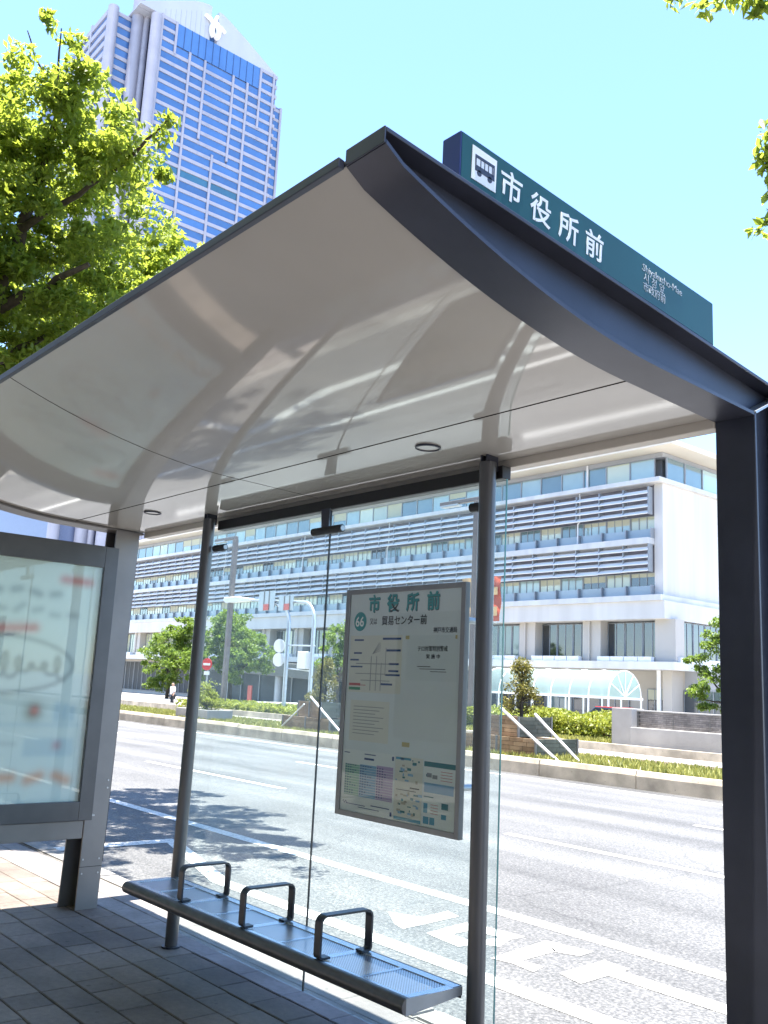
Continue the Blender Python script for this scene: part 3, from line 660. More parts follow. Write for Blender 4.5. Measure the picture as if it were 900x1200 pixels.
for k in range(46):
    x = rr.uniform(-3.198, -3.05); z = rr.choice([rr.uniform(1.14, 1.235), rr.uniform(1.0, 1.09)]); m1.append((x, x+rr.uniform(.006, .03), z, z+rr.uniform(.004, .014)))
quad('map_block', m1[:18], LBLU, 2); quad('map_block', m1[18:32], DTEAL, 3); quad('map_block', m1[32:], TAN, 3)
quad('small_print', [(-3.1, -3.04, 1.118, 1.123), (-3.19, -3.06, 1.106, 1.109)], INK, 3)
quad('leaflet_sheet', [(-3.014, -2.823, .975, 1.246)], PALE)
quad('leaflet_band', [(-3.014, -2.823, 1.222, 1.243), (-3.01, -2.95, 1.095, 1.099)], DTEAL, 2)
quad('leaflet_picture', [(-3.01, -2.83, 1.115, 1.155)], LBLU, 2)
quad('leaflet_picture', [(-3.01, -2.985, 1.03, 1.07), (-3.01, -2.975, .985, 1.015), (-2.97, -2.94, .985, 1.015), (-2.9, -2.87, 1.015, 1.035)], SKYB, 2)
quad('leaflet_picture', [(-2.9, -2.86, 1.055, 1.08), (-3.0, -2.97, 1.18, 1.19)], DTEAL, 2)
quad('leaflet_picture', [(-2.995, -2.965, 1.178, 1.196), (-2.96, -2.93, 1.174, 1.19)], GREY, 3)
quad('small_print', [(-2.91, -2.84, 1.17+.012*k, 1.172+.012*k) for k in range(4)]+[(-2.965, -2.92, 1.03+.012*k, 1.032+.012*k) for k in range(4)], REDI, 2)
MB().box(BX0+.031, BX1-.027, BY-.0005, BY+.0006, BZ0+.025, BZ1-.025).build('cover_glass', glass('board_glass', (.93, .96, .96), .01), board)
for x in (-3.58, -2.82):
    for z in (1.15, 1.85): MB().disc((x, 2.92, z), (0, 1, 0), .014, .1, 14).build('standoff', ALU, board)

# ------------------------------------------------------------------ advertising panel (soft, faded print)
panel = thing('advertising_panel', 'poster case with faded pale print fixed to the far shelter post', 'advertising panel', (-6.1, 1.9, .47))
b = MB(); b.box(-6.21, -6.12, .98, 2.75, .59, 2.40); b.build('case', STEEL, panel, .004)
for y0, y1, z0, z1 in ((.98, 1.07, .59, 2.41), (2.655, 2.752, .59, 2.41), (1.07, 2.655, 2.262, 2.41), (1.07, 2.655, .59, .712)):
    MB().box(-6.122, -6.085, y0, y1, z0, z1).build('frame', mat('dark_case_frame', (.085, .088, .095), .35, .3), panel, .003)
b = MB(); b.box(-6.2, -6.1, .98, 2.70, .475, .589); b.build('lower_rail', STEEL2, panel, .003)
b = MB(); b.box(-6.19, -6.09, 2.55, 2.77, .615, .625); b.build('fixing_plate', ALU, panel)
def poster():
    H_, W_ = 150, 156; y0, y1, z0, z1 = 1.06, 2.66, .70, 2.27
    yy, zz = np.meshgrid(np.linspace(y0, y1, W_), np.linspace(z0, z1, H_))
    img = np.ones((H_, W_, 3))*np.array([.84, .89, .87])
    img += (zz[..., None]-1.5)*np.array([.03, .02, 0])
    def paint(mask, c, a):
        img[:] = img*(1-mask[..., None]*a)+np.array(c)*mask[..., None]*a
    def soft(d, s): return np.exp(-(d/s)**2)
    def stroke(pts, c, s, a):
        d = np.full(yy.shape, 9.)
        for (ya, za), (yb, zb) in zip(pts[:-1], pts[1:]):
            L2 = (yb-ya)**2+(zb-za)**2+1e-9; t = np.clip(((yy-ya)*(yb-ya)+(zz-za)*(zb-za))/L2, 0, 1)
            d = np.minimum(d, np.hypot(yy-ya-t*(yb-ya), zz-za-t*(zb-za)))
        paint(soft(d, s), c, a)
    red = (.75, .12, .1); ink = (.12, .16, .18); blue = (.3, .5, .66)
    stroke([(2.4, 2.155), (2.58, 2.15)], red, .03, .8); stroke([(1.99, 1.80), (2.24, 1.82)], red, .034, .8)
    rg = random.Random(2)
    for k in range(7): stroke([(1.55+.13*k, 2.05+rg.uniform(-.03, .03)), (1.6+.13*k, 2.06+rg.uniform(-.03, .03))], ink, .025, .6)
    for k in range(9): stroke([(1.5+.12*k, 1.93+rg.uniform(-.03, .03)), (1.55+.12*k, 1.93+rg.uniform(-.02, .04))], ink, .022, .45)
    el = [(2.03+.49*math.cos(a), 1.58+.18*math.sin(a)) for a in np.linspace(0, 2*math.pi, 40)]
    stroke(el, ink, .012, .7)
    sc = [(1.62+.0085*k+.035*math.cos(k*.62), 1.57+(.05+.035*math.sin(k*.13+1))*math.sin(k*.62)) for k in range(100)]; stroke(sc, ink, .011, .8)
    paint(soft(np.hypot(yy-2.29, zz-1.28), .06), (.2, .22, .15), .9); paint(soft(np.hypot(yy-2.30, zz-1.29), .03), (.7, .1, .08), .9)
    for k in range(3): stroke([(2.45+.05*k, 1.33-.01*k), (2.45+.05*k, 1.24)], blue, .02, .6)
    paint(((yy > 2.25) & (yy < 2.58) & (zz > 1.0) & (zz < 1.12))*1., blue, .4); paint(soft(np.hypot(yy-2.47, zz-1.07), .03), (.6, .2, .25), .7)
    stroke([(1.2, 1.2), (2.6, 1.2)], blue, .01, .4); stroke([(1.3, 1.08), (2.2, 1.08)], ink, .012, .3)
    for k in range(7): stroke([(1.4+.18*k, .86+rg.uniform(-.02, .02)), (1.48+.18*k, .86+rg.uniform(-.02, .02))], (.85, .3, .12), .035, .75)
    ker = np.exp(-np.linspace(-2, 2, 7)**2); ker /= ker.sum()
    for ax in (0, 1):
        pad = np.pad(img, [(3, 3) if i == ax else (0, 0) for i in range(3)], mode='edge')
        img = sum(ker[i]*np.take(pad, np.arange(i, i+img.shape[ax]), axis=ax) for i in range(7))
    vs = [(-6.1195, float(a), float(c)) for a, c in zip(yy.ravel(), zz.ravel())]
    fs = [(i*W_+j, i*W_+j+1, (i+1)*W_+j+1, (i+1)*W_+j) for i in range(H_-1) for j in range(W_-1)]
    k = MB(); k.add(vs, fs); o = k.build('poster', vcol_mat('faded_print', .5), panel)
    at = o.data.color_attributes.new('print', 'FLOAT_COLOR', 'POINT')
    a = np.ones((H_*W_, 4)); a[:, :3] = np.clip(img.reshape(-1, 3), 0, 1); at.data.foreach_set('color', a.ravel())
poster()
MB().box(-6.1, -6.095, 1.071, 2.654, .713, 2.261).build('cover_glass', glass('case_glass', (.93, .97, .96), .01), panel)

# ================================================================== CITY OFFICE BUILDING
WALLW = mat('white_render', (.62, .59, .55), .7, 0, .09, 1.1, .05, 8, stretch=(1, 1, .08))
WALLG = mat('grey_beige_wall', (.5, .46, .41), .75, 0, .06, .4, .05, 8)
WALLD = mat('grey_wall', (.36, .37, .39), .7, 0, .08, .4)
LEDGE = mat('pale_ledge', (.58, .57, .55), .6, 0, .12, 1.2, stretch=(1, 1, .15))
DARKIN = mat('dark_interior', (.03, .035, .04), .6)
WB = window_mat('window_blue', (.12, .19, .2)); WC = window_mat('window_blind', (.5, .52, .36), .12, .18); WG = window_mat('window_pale_green', (.33, .44, .42), .1, .2); WD = window_mat('window_dark', (.03, .04, .05), .05, .5)
PANELB = window_mat('spandrel_panel', (.33, .4, .44), .25, .12, .5, .3)
WFR = mat('window_frame_grey', (.3, .32, .34), .5, .3, .05)
office = thing('office_building', 'long white low office block with sunshade louvres across the road', 'building', (-80, 57, -.6))
XC, XE, YF = -32.09, -132.0, 50.0
def part(b, n, m, bevel=0): return b.build(n, m, office, bevel)
b = MB(); b.box(XE, XC-.6, YF+.9, 66, 3.6, 16.9); part(b, 'core_wall', WALLD)
b = MB(); b.box(XE, -33.5, YF+2, 66, -.6, 3.36); part(b, 'ground_floor_wall', WALLG)
b = MB(); b.box(XC-.6, XC, YF-.02, 66, 7.62, 15.0); part(b, 'side_wall', WALLW)
b = MB(); b.prism([(48.7, 17.05), (66, 17.05), (66, 17.5), (48.7, 17.35)], 'x', XE, -30.6); part(b, 'roof', mat('cream_roof', (.6, .55, .46), .7, 0, .06, .3), .03)
b = MB(); b.box(XE, XC-.05, YF+.1, 65, 16.75, 17.04); part(b, 'roof_beam', WALLD)
b = MB(); b.box(XE, XC+.25, YF-.75, 66, 14.99, 15.27); part(b, 'ledge', LEDGE)
b = MB(); b.box(XE, XC-.61, YF-.75, YF+.6, 11.12, 11.5); part(b, 'ledge', LEDGE)
b = MB(); b.box(XE, XC+.3, YF-.75, 66, 7.55, 7.9); part(b, 'ledge', LEDGE)
b = MB(); b.box(XE, XC+.45, YF-.6, 66, 6.44, 7.545); part(b, 'spandrel_band', WALLW)
b = MB(); b.box(XE, -30.9, YF-.75, 66, 3.37, 3.83); part(b, 'balcony_slab', LEDGE)
NB = 52; BW = 1.862
wm = {}
def win_mesh(wd, ht, m):
    k = (round(wd, 3), round(ht, 3), m.name)
    if k not in wm: wm[k] = MB().box(-wd/2, wd/2, -.03, .03, 0, ht).mesh('window', m, (0, 0, 0))
    return wm[k]
fm = {}
def win(x, y, z, wd, ht, m, mull=1, rot=0):
    o = inst('window', win_mesh(wd, ht, m), (x, y, z), office, (0, 0, rot))
    k = (round(wd, 3), round(ht, 3), mull)
    if k not in fm:
        f = MB(); f.box(-wd/2-.05, -wd/2, -.07, .04, -.04, ht+.04); f.box(wd/2, wd/2+.05, -.07, .04, -.04, ht+.04)
        f.box(-wd/2, wd/2, -.07, .04, ht, ht+.04); f.box(-wd/2, wd/2, -.07, .04, -.04, 0)
        for j in range(1, mull): f.box(-wd/2+wd*j/mull-.025, -wd/2+wd*j/mull+.025, -.06, .0, 0, ht)
        fm[k] = f.mesh('frame', WFR, (0, 0, 0))
    fo = bpy.data.objects.new('frame', fm[k]); col.objects.link(fo); fo.parent = o
    if mull in (1, 3) and rot == 0 and y > 50 and x < -33 and rr.random() < .4: blind(o, wd, ht, rr.choice([.3, .5, .5, .8]))
    return o
rr = random.Random(11)
BLIND = mat('roller_blind', (.55, .55, .42), .7, 0, .1, .5); bl_me = {}
def blind(w_, wd, ht, f):
    k = (round(wd, 2), round(ht*f, 2))
    if k not in bl_me: bl_me[k] = MB().box(-wd/2+.01, wd/2-.01, -.045, -.032, ht*(1-f), ht-.005).mesh('blind', BLIND, (0, 0, 0))
    o = bpy.data.objects.new('blind', bl_me[k]); col.objects.link(o); o.parent = w_
lv = MB().prism([(-.34, -.12), (-.30, -.15), (-.02, .10), (-.05, .13)], 'x', -BW/2+.012, BW/2-.012).mesh('louvre_blade', LOUV, (0, 0, 0))
pm = MB().box(-BW/2+.04, BW/2-.04, -.04, .04, 0, .62).mesh('spandrel_panel', PANELB, (0, 0, 0))
postm = MB().box(-.035, .035, -.35, .1, 0, 1.0).mesh('louvre_post', WFR, (0, 0, 0))
farl = MB()
for k in range(NB):
    xm = XC-.65-BW*(k+.5)
    # top storey
    win(xm, YF+.2, 15.32, BW-.1, 1.38, rr.choice([WB, WG, WC, WG, WB]) if k > 2 else (WG if k == 0 else (WC if k == 1 else WB)))
    for fi, (zp, zw, zl) in enumerate(((11.5, 12.16, 13.05), (7.9, 8.55, 9.42))):
        inst('spandrel_panel', pm, (xm, YF-.1, zp+.01), office)
        win(xm, YF+.25, zw, BW-.12, .82, rr.choice([WC, WB, WD, WG, WC]), 3)
        inst('louvre_post', postm, (xm+BW/2, YF-.1, zp), office, scale=(1, .8, .66))
        inst('louvre_post', postm, (xm+BW/2, YF-.3, zl-.05), office, scale=(1, 1, 1.75))
        for j in range(4):
            z = zl+.08+.44*j; a = rr.choice([0, 0, .06, -.05])
            if k < 36: inst('louvre_blade', lv, (xm, YF-.42, z+rr.uniform(-.012, .012)), office, (a, 0, 0))
            else: farl.prism([(YF-.76, z-.12), (YF-.72, z-.15), (YF-.44, z+.10), (YF-.47, z+.13)], 'x', xm-BW/2+.015, xm+BW/2-.015)
o = farl.build('louvre_blade', LOUV, office); o['kind'] = 'stuff'
b = MB(); b.box(XE, XC-.61, YF+.3, YF+.85, 13.0, 14.98); b.box(XE, XC-.61, YF+.3, YF+.85, 9.4, 11.1); part(b, 'shaded_wall', mat('wall_with_shade', (.17, .17, .2), .7, 0, .2, .6))  # shade behind the louvres put into the wall colour
b = MB()
for z0 in (11.5, 7.9): b.box(XE, XC-.61, YF+.02, YF+.2, z0, z0+.62)
part(b, 'parapet', WALLD)
# service pipes down the facade
for x in (-38.4, -47.5, -58, -70, -84):
    MB().tube([(x, YF-.35, 11.5), (x, YF-.35, 12.9), (x+.15, YF-.35, 13.1), (x+.15, YF-.35, 15.0)], .05, 6).build('pipe', WHITE, office)
MB().box(-38.02, -37.9, YF+.05, YF+.16, 15.28, 17.0).build('pipe', WHITE, office)
# second floor: columns, windows, planter boxes
for k in range(18):
    x1 = -31.25-5.47*k if k else -31.25; x0 = x1-1.42
    MB().box(x0, x1, YF-.05, YF+.9, 3.83, 6.44).build('column', WALLG, office)
    for j in range(3):
        wd = (5.47-1.42)/3; win(x0-wd*(j+.5), YF+.75, 4.15, wd-.14, 2.15, rr.choice([WD, WD, WB, WD]) if k < 2 else rr.choice([WC, WD, WB]), 2)
    for j in range(4):
        wd = (5.47-1.42)/4; MB().box(x0-wd*j-wd+.03, x0-wd*j-.03, YF-.45, YF-.1, 3.832, 4.14).build('planter_box', WHITE, office)
    if k > 0: MB().box(x1-.9, x1-.78, YF-.2, YF-.08, 3.84, 6.43).build('pipe', WALLG, office)
# side face (+X): windows
for k in range(5):
    win(XC+.02, YF+1.4+2.1*k, 15.32, 1.95, 1.38, WB if k < 2 else WG, 1, math.pi/2)
    win(-31.9, YF+2.2+1.4*k, 4.15, 1.25, 2.2, WD, 2, math.pi/2)
for k in range(4): MB().box(-31.35, -31.05, YF+.2+1.2*k, YF+1.3+1.2*k, 3.832, 4.14).build('planter_box', WHITE, office)
b = MB(); b.box(-33.5, XC+.15, YF+2.0, 66, -.6, 3.36); b.box(-32.65, -32.0, YF+.7, YF+2, -.6, 3.36); part(b, 'ground_floor_wall', WALLG)
MB().tube([(-32.85, YF+.6, -.5), (-32.85, YF+.6, 3.36)], .13, 12).build('pipe', WHITE, office)
for x0, x1 in ((-34.5, -33.0), (-31.9, -29.0)):
    win((x0+x1)/2, YF+1.96, .1, x1-x0, 2.1, WD, 3)
for k in range(42): win(-37-2.3*k, YF+1.96, -.2, 2.1, 2.3 if k < 3 else 3.3, rr.choice([WD, WB, WD]) if k < 3 else DARKIN, 2)
b = MB(); b.box(-32.4, -28.5, YF+2.05, 62, -.6, 3.36); part(b, 'ground_floor_wall', WALLD)
# entrance porch
porch = thing('entrance_porch', 'dark entrance porch with curved grey roof and glass doors behind trees', 'porch', (-68, 46.5, -1))
pts = [(-56.9+.0, 2.2)]
rp_ = [(-82, 2.5), (-58.6, 1.75), (-57.6, 1.9), (-57.2, 2.25), (-57.6, 2.6), (-59, 2.85), (-71, 3.3), (-82, 3.55)]
MB().prism(rp_, 'y', 44.5, 49.2).build('roof', mat('porch_roof_grey', (.07, .07, .065), .4, .3), porch, .04)
MB().box(-82, -60, 46.6, 46.7, -1, 2.2).build('glass_wall', DARKIN, porch)
for x in (-61, -63.5, -66, -68.5, -71, -74): MB().box(x-.06, x+.06, 46.5, 46.58, -1, 2.2).build('glazing_bar', WFR, porch)
for x in (-58.9, -66, -74): MB().tube([(x, 45.2, -1), (x, 45.2, 2.2)], .3, 14).build('column', WHITE if x == -58.9 else WALLD, porch)
# barrel vault glass canopy
CG = glass('canopy_glass', (.72, .88, .86), .06, .15)
_n = CG.node_tree.nodes; _l = CG.node_tree.links
_d = _n.new('ShaderNodeBsdfTranslucent'); _d.inputs[0].default_value = (.5, .62, .6, 1); _e = _n.new('ShaderNodeBsdfDiffuse'); _e.inputs[0].default_value = (.36, .44, .43, 1)
_m1 = _n.new('ShaderNodeMixShader'); _m2 = _n.new('ShaderNodeMixShader'); _m2.inputs[0].default_value = .5
_old = _n['Material Output'].inputs[0].links[0].from_socket
_l.new(_d.outputs[0], _m1.inputs[1]); _l.new(_e.outputs[0], _m1.inputs[2]); _l.new(_old, _m2.inputs[1]); _l.new(_m1.outputs[0], _m2.inputs[2]); _l.new(_m2.outputs[0], _n['Material Output'].inputs[0])
canopy = thing('glass_canopy', 'barrel vaulted glass canopy over a walkway in front of the office', 'canopy', (-33.8, 43.5, 0))
def arch(t, y0=42.0, y1=45.0, z0=1.62, h=1.43): return ((y0+y1)/2-(y1-y0)/2*math.cos(t), z0+h*math.sin(t))
xs = np.linspace(-30.35, -39.5, 8)
for i in range(7):
    g_ = MB(); x0, x1 = xs[i+1]+.04, xs[i]-.04; n = 12
    vs = [(x, *arch(math.pi*k/n)) for x in (x0, x1) for k in range(n+1)]
    g_.add(vs, [(k, k+1, n+2+k, n+1+k) for k in range(n)]); o = g_.build('vault_pane', CG, canopy, smooth=True)
for x in xs:
    MB().tube([(x, *arch(math.pi*k/14)) for k in range(15)], .03, 6).build('rib', WHITE, canopy)
g_ = MB(); n = 14; g_.add([(-30.36, *arch(math.pi*k/n)) for k in range(n+1)], [list(range(n+1))]); g_.build('end_pane', CG, canopy)
for k in range(1, 6):
    y, z = arch(math.pi*k/6); MB().tube([(-30.33, 43.5, 1.64), (-30.33, y, z)], .03, 5).build('glazing_bar', WHITE, canopy)
for y in (42, 45): MB().box(-39.6, -30.25, y-.06, y+.06, 1.5, 1.62).build('eaves_beam', WHITE, canopy)
MB().box(-30.4, -30.28, 42.07, 44.93, 1.5, 1.62).build('eaves_beam', WHITE, canopy)
for x in xs[::1]:
    for y in (42, 45): MB().tube([(x, y, 0), (x, y, 1.5)], .05, 8).build('post', WHITE, canopy)

# ================================================================== TOWER
TW = mat('pale_granite_cladding', (.3, .3, .36), .6, 0, .08, .4)
TB = window_mat('tower_glass', (.045, .125, .31), .12, .22, .8, .6); TBD = window_mat('tower_glass_green', (.02, .12, .2), .1, .3)
TGA = mat('tower_gable_cladding', (.38, .4, .45), .5, 0, .05, .3, stretch=(1, 1, .1))
tower = thing('skyscraper', 'tall pale city hall tower with blue windows and notched white gable top', 'tower', (-150, 68, -.6))
def tp(b, n, m, bevel=0): return b.build(n, m, tower, bevel)
XT, XT2 = -140.6, -145.0
b = MB(); b.box(-175, XT-.35, 61, 86.2, -.6, 118); tp(b, 'main_block', mat('tower_recess', (.12, .15, .25), .4))
b = MB(); b.box(-176, XT2-.35, 53.9, 60.8, -.6, 117.6); b.box(-176, XT2-.2, 86.2, 90.3, -.6, 115.1); tp(b, 'wing_block', MATS['tower_recess'])
# cylindrical corner columns
for x, y, zt, rd in ((XT-.2, 60.45, 117.3, .95), (XT2-.1, 54.2, 117.9, .95), (XT2+.5, 58.55, 121.5, 1.05), (XT2+1.2, 59.9, 121.0, .6)):
    MB().tube([(x, y, -.6), (x, y, zt)], rd, 20).build('corner_column', TW, tower, smooth=True)
FL = 2.09; NF = 24; GZ = 113.4
sp = MB().box(XT-.34, XT, 61.4, 86.3, 0, .66).mesh('spandrel', TW, (XT, 61.4, 0))
for k in range(NF+34):
    z = 117.4-FL*k
    if k < 3:
        for y0, y1 in ((61.4, 64.5), (82.4, 86.3)): MB().box(XT-.34, XT, y0, y1, z, z+.66).build('spandrel', TW, tower)
    else: inst('spandrel', sp, (XT, 61.4, z), tower)
def mull(y, zt, zb, wd=.42): MB().box(XT-.34, XT+.1, y-wd/2, y+wd/2, zb, zt).build('mullion', TW, tower)
mulls = [(64.35, 118, 111.5), (67.4, 113.4, -.6), (70.55, 113.4, 97.5), (73.6, 95.6, -.6), (76.6, 113.4, 95.6), (79.7, 113.4, -.6), (82.45, 118, 105.1), (85.45, 118.1, -.6), (61.5, 118.2, -.6)]
for m_ in mulls: mull(*m_)
for k in range(NF):
    z0 = 117.4-FL*(k+1)+.66; z1 = z0+FL-.66; zc = (z0+z1)/2
    ys = sorted([y for y, zt, zb in mulls if zb < zc < zt])
    for ya, yb in zip(ys[:-1], ys[1:]):
        if k < 2 and 64 < ya < 82: continue
        MB().box(XT-.32, XT-.18, ya+.21, yb-.21, z0, z1).build('window', TBD if k == 13 and ya < 74 else TB, tower)
b = MB(); b.box(XT-.34, XT-.1, 64.56, 82.24, GZ+.1, 117.9); band = tp(b, 'glass_band', TB)
for k in range(1, 12): MB().box(XT-.1, XT-.05, 64.56+1.473*k-.05, 64.56+1.473*k+.05, GZ+.1, 117.9).build('glazing_bar', mat('band_joint', (.02, .05, .15), .4), band)
# lower storeys (hidden by the shelter, kept as one piece)
lw = MB()
for k in range(NF, NF+32):
    z0 = 117.4-FL*(k+1)+.66; lw.box(XT-.32, XT-.18, 61.7, 85.3, z0, z0+FL-.66)
o = lw.build('window', TB, tower); o['kind'] = 'stuff'
# narrow return face (-Y) of the main block with fins, wing face (+X), wing face (-Y)
for k in range(22):
    z = 116.2-FL*k
    MB().box(XT2+1.5, XT-1.0, 60.85, 61.0, z, z+.75).build('spandrel', TW, tower)
    zw = 116.9-FL*k
    MB().box(XT2-.33, XT2, 55.15, 58.0, zw-.1, zw+.6).build('spandrel', TW, tower)
    if k: MB().box(XT2-.33, XT2-.15, 55.15, 58.0, zw+.6, zw+FL-.1).build('window', TB, tower)
    for x0, x1 in ((-152.6, XT2-.9), (-159, -153.2)):
        MB().box(x0, x1, 53.45, 53.89, zw-.35, zw+.65).build('spandrel', TW, tower)
        if k: MB().box(x0, x1, 53.7, 53.88, zw+.65, zw+FL-.35).build('window', TB, tower)
    MB().box(XT2-.2, XT2-.05, 86.4, 90.0, 114-FL*k, 114-FL*k+.6).build('spandrel', TW, tower)
    MB().box(XT2-.2, XT2-.12, 86.4, 90.0, 114-FL*k-FL+.6, 114-FL*k).build('window', TB, tower)
for xa in (-153.2, -159.4): MB().box(xa, xa+.6, 53.4, 53.895, 40, 118.2).build('mullion', TW, tower)
MB().box(XT2-.3, XT2+.1, 90.0, 90.5, 40, 115.2).build('mullion', TW, tower)
# gable with central notch and city emblem
gl = [(57.2, 117.8), (57.2, 118.4), (61, 120.6), (65.9, 123.4), (67.5, 124.3), (69.08, 124.9), (70.3, 125.15), (71.05, 125.1), (71.05, 118.0), (71.05, 117.92)]
gr = [(72.6, 117.92), (72.6, 124.85), (73.4, 124.8), (75, 124.15), (78.6, 122.4), (82.3, 120.4), (86.4, 118.15), (86.4, 117.92)]
MB().prism(gl[1:9]+[(57.2, 118.0)], 'x', XT-1.2, XT-.2).build('gable', TGA, tower)
MB().prism(gr, 'x', XT-1.2, XT-.2).build('gable', TGA, tower)
MB().prism([(57.2, 118.01), (57.2, 118.4), (71, 124.9), (71, 118.01)], 'x', -174, XT-1.3).build('roof', TGA, tower)
MB().box(XT-2.5, XT-1.25, 71.0, 72.7, 118, 123.3).build('notch_glass', TB, tower)
for k in range(9):
    y = 62+1.0*k; 
    MB().box(XT-.2, XT-.16, y-.03, y+.03, 118.1, 119.5+.5*k).build('cladding_joint', mat('joint_grey', (.35, .37, .42), .6), tower)
EMW = mat('emblem_white', (.85, .85, .86), .4)
em = MB()
ex = XT+.25
em.tube([(ex, 71.83+.72*math.sin(a)*(1 if a < 9 else 1), 120.1-1.35*math.cos(a)) for a in np.linspace(.35, 2*math.pi-.35, 16)], .55, 8)
em.tube([(ex, 71.5, 121.2), (ex, 70.6, 122.0), (ex, 69.6, 122.3)], [.42, .38, .25], 8)
em.tube([(ex, 72.2, 121.2), (ex, 73.0, 121.2), (ex, 73.9, 120.8)], [.42, .38, .25], 8)
em.tube([(ex, 71.8, 121.6), (ex, 71.75, 122.6), (ex, 72.1, 123.3)], [.35, .3, .28], 8)
em.build('emblem', EMW, tower, smooth=True)

# ================================================================== BEHIND THE CAMERA (added out of view to darken the shelter, seen only in reflections)
bb = thing('added_building', 'unseen building added behind the camera to darken the shelter interior', 'building', (-10, -12, 0))
MB().box(-60, 40, -20, -6.5, 0, 26).build('wall', mat('added_building_wall', (.42, .38, .34), .8, 0, .2, 2), bb)
for f_ in range(6):
    for k in range(14): inst('window', win_mesh(4.4, 2.4, WD), (-55+6.2*k, -6.52, .6+4.1*f_), bb)
# ================================================================== TREES AND PLANTS
LEAF_A = leaf_mat('camphor_leaf', (.06, .125, .02), (.25, .33, .045), (.55, .63, .08), .55)
LEAF_B = leaf_mat('street_leaf', (.05, .1, .02), (.17, .25, .04), (.3, .42, .05), .45)
LEAF_C = leaf_mat('conifer_leaf', (.08, .09, .015), (.26, .22, .05), (.3, .28, .05), .3)
LEAF_D = leaf_mat('hedge_leaf', (.11, .16, .02), (.34, .36, .06), (.4, .42, .04), .4)
def limbs(b, root, tip, r0_, r1_, seed, wob=.12, n=7):
    rr_ = random.Random(seed); root = Vector(root); tip = Vector(tip); L = (tip-root).length; pts = []
    for k in range(n+1):
        t = k/n; p = root.lerp(tip, t)
        if 0 < k < n: p += Vector((rr_.uniform(-1, 1), rr_.uniform(-1, 1), rr_.uniform(-1, 1)))*wob*L/n*1.5
        pts.append(p)
    b.tube(pts, [r0_+(r1_-r0_)*k/n for k in range(n+1)], 8); return pts
# big camphor tree beyond the shelter
blobs = [(-8.95,2.81,7.30,.66),(-8.55,3.13,6.98,.54),(-8.32,3.42,6.58,.4),(-9.88,2.83,6.93,.85),(-9.33,3.25,6.38,.75),(-8.7,3.5,5.75,.38),(-7.64,3.46,6.62,.17),(-8.17,3.55,6.10,.28),(-9.92,3.09,5.73,.83),(-8.92,3.40,5.14,.56),(-9.65,3.01,4.75,.59),(-8.99,3.19,4.55,.46),(-7.48,3.41,6.70,.12),(-8.60,2.61,7.89,.12),(-8.56,2.84,7.8,.08),(-10.02,2.71,7.57,.66),(-11.03,2.65,6.80,1.27),(-11.05,2.65,5.41,1.1),(-9.83,3.76,7.1,.6),
  (-10.8,4.6,6.6,.9),(-12.2,4.8,6.4,1.1),(-11.2,5.6,6.0,.8),(-13,3.6,6.6,1.1),(-12.6,5.6,5.6,.9),(-10.1,5.0,5.6,.6),(-9.6,4.5,5.0,.5),(-11.6,4.0,4.9,.9),(-10.7,4.0,5.6,.8),(-12,3.0,4.6,.8),(-9.2,4.4,5.9,.4),(-9.0,1.3,6,.8),(-10.2,.8,5.6,1.0),(-8.3,1.4,5.0,.5),(-11.8,1.2,6.2,1.1),(-7.6,4.6,4.6,.3),(-7.1,5.1,4.4,.25),(-8.1,5.2,4.8,.45),(-8.4,5.8,4.7,.4),(-7.4,4.2,4.2,.25),(-8.9,5.6,5.2,.6),(-9.6,5.8,5.6,.7),(-10.5,6.2,6.2,.8),(-12.5,6.4,6.2,.9),(-11.5,5.0,7.0,1.0),(-9.3,5.2,5.8,.6),(-8.8,4.6,5.2,.5),(-9.5,2.5,5.6,.5),(-9.4,2.45,6.4,.5),(-9.75,2.45,5.1,.45)]
tree = thing('camphor_tree', 'large bright leafy tree rising behind the shelter roof at left', 'tree', (-10.9, 2.5, 0))
b = MB()
limbs(b, (-10.9, 2.5, -.05), (-10.3, 2.7, 4.6), .2, .12, 1, .04)
fork = Vector((-10.3, 2.7, 4.6))
l1 = limbs(b, fork, (-9.55, 2.85, 6.1), .11, .07, 2, .1); limbs(b, l1[-1], (-9.0, 2.9, 7.2), .065, .03, 3); limbs(b, l1[-1], (-8.3, 3.4, 6.6), .045, .015, 4)
limbs(b, l1[3], (-8.7, 3.3, 5.6), .07, .025, 5); limbs(b, fork, (-9.2, 3.3, 5.05), .06, .02, 6); limbs(b, fork, (-11.5, 4.4, 6.2), .13, .05, 7); limbs(b, fork, (-9.9, 4.4, 5.6), .09, .03, 8)
limbs(b, fork, (-12.4, 3.2, 6.4), .12, .04, 9); limbs(b, (-9.0, 2.9, 7.2), (-8.58, 2.7, 7.9), .02, .006, 10); limbs(b, (-8.3, 3.4, 6.6), (-7.5, 3.42, 6.7), .025, .008, 11); limbs(b, (-9.0, 2.9, 7.2), (-9.0, 2.5, 8.0), .018, .006, 12)
b.build('trunk', BARK, tree, smooth=True)
cl = clumpify(blobs, 17, .18, 100, 4)
leaf_obj('crown', leaves(1.0, cl, .085, 5), LEAF_A, tree)
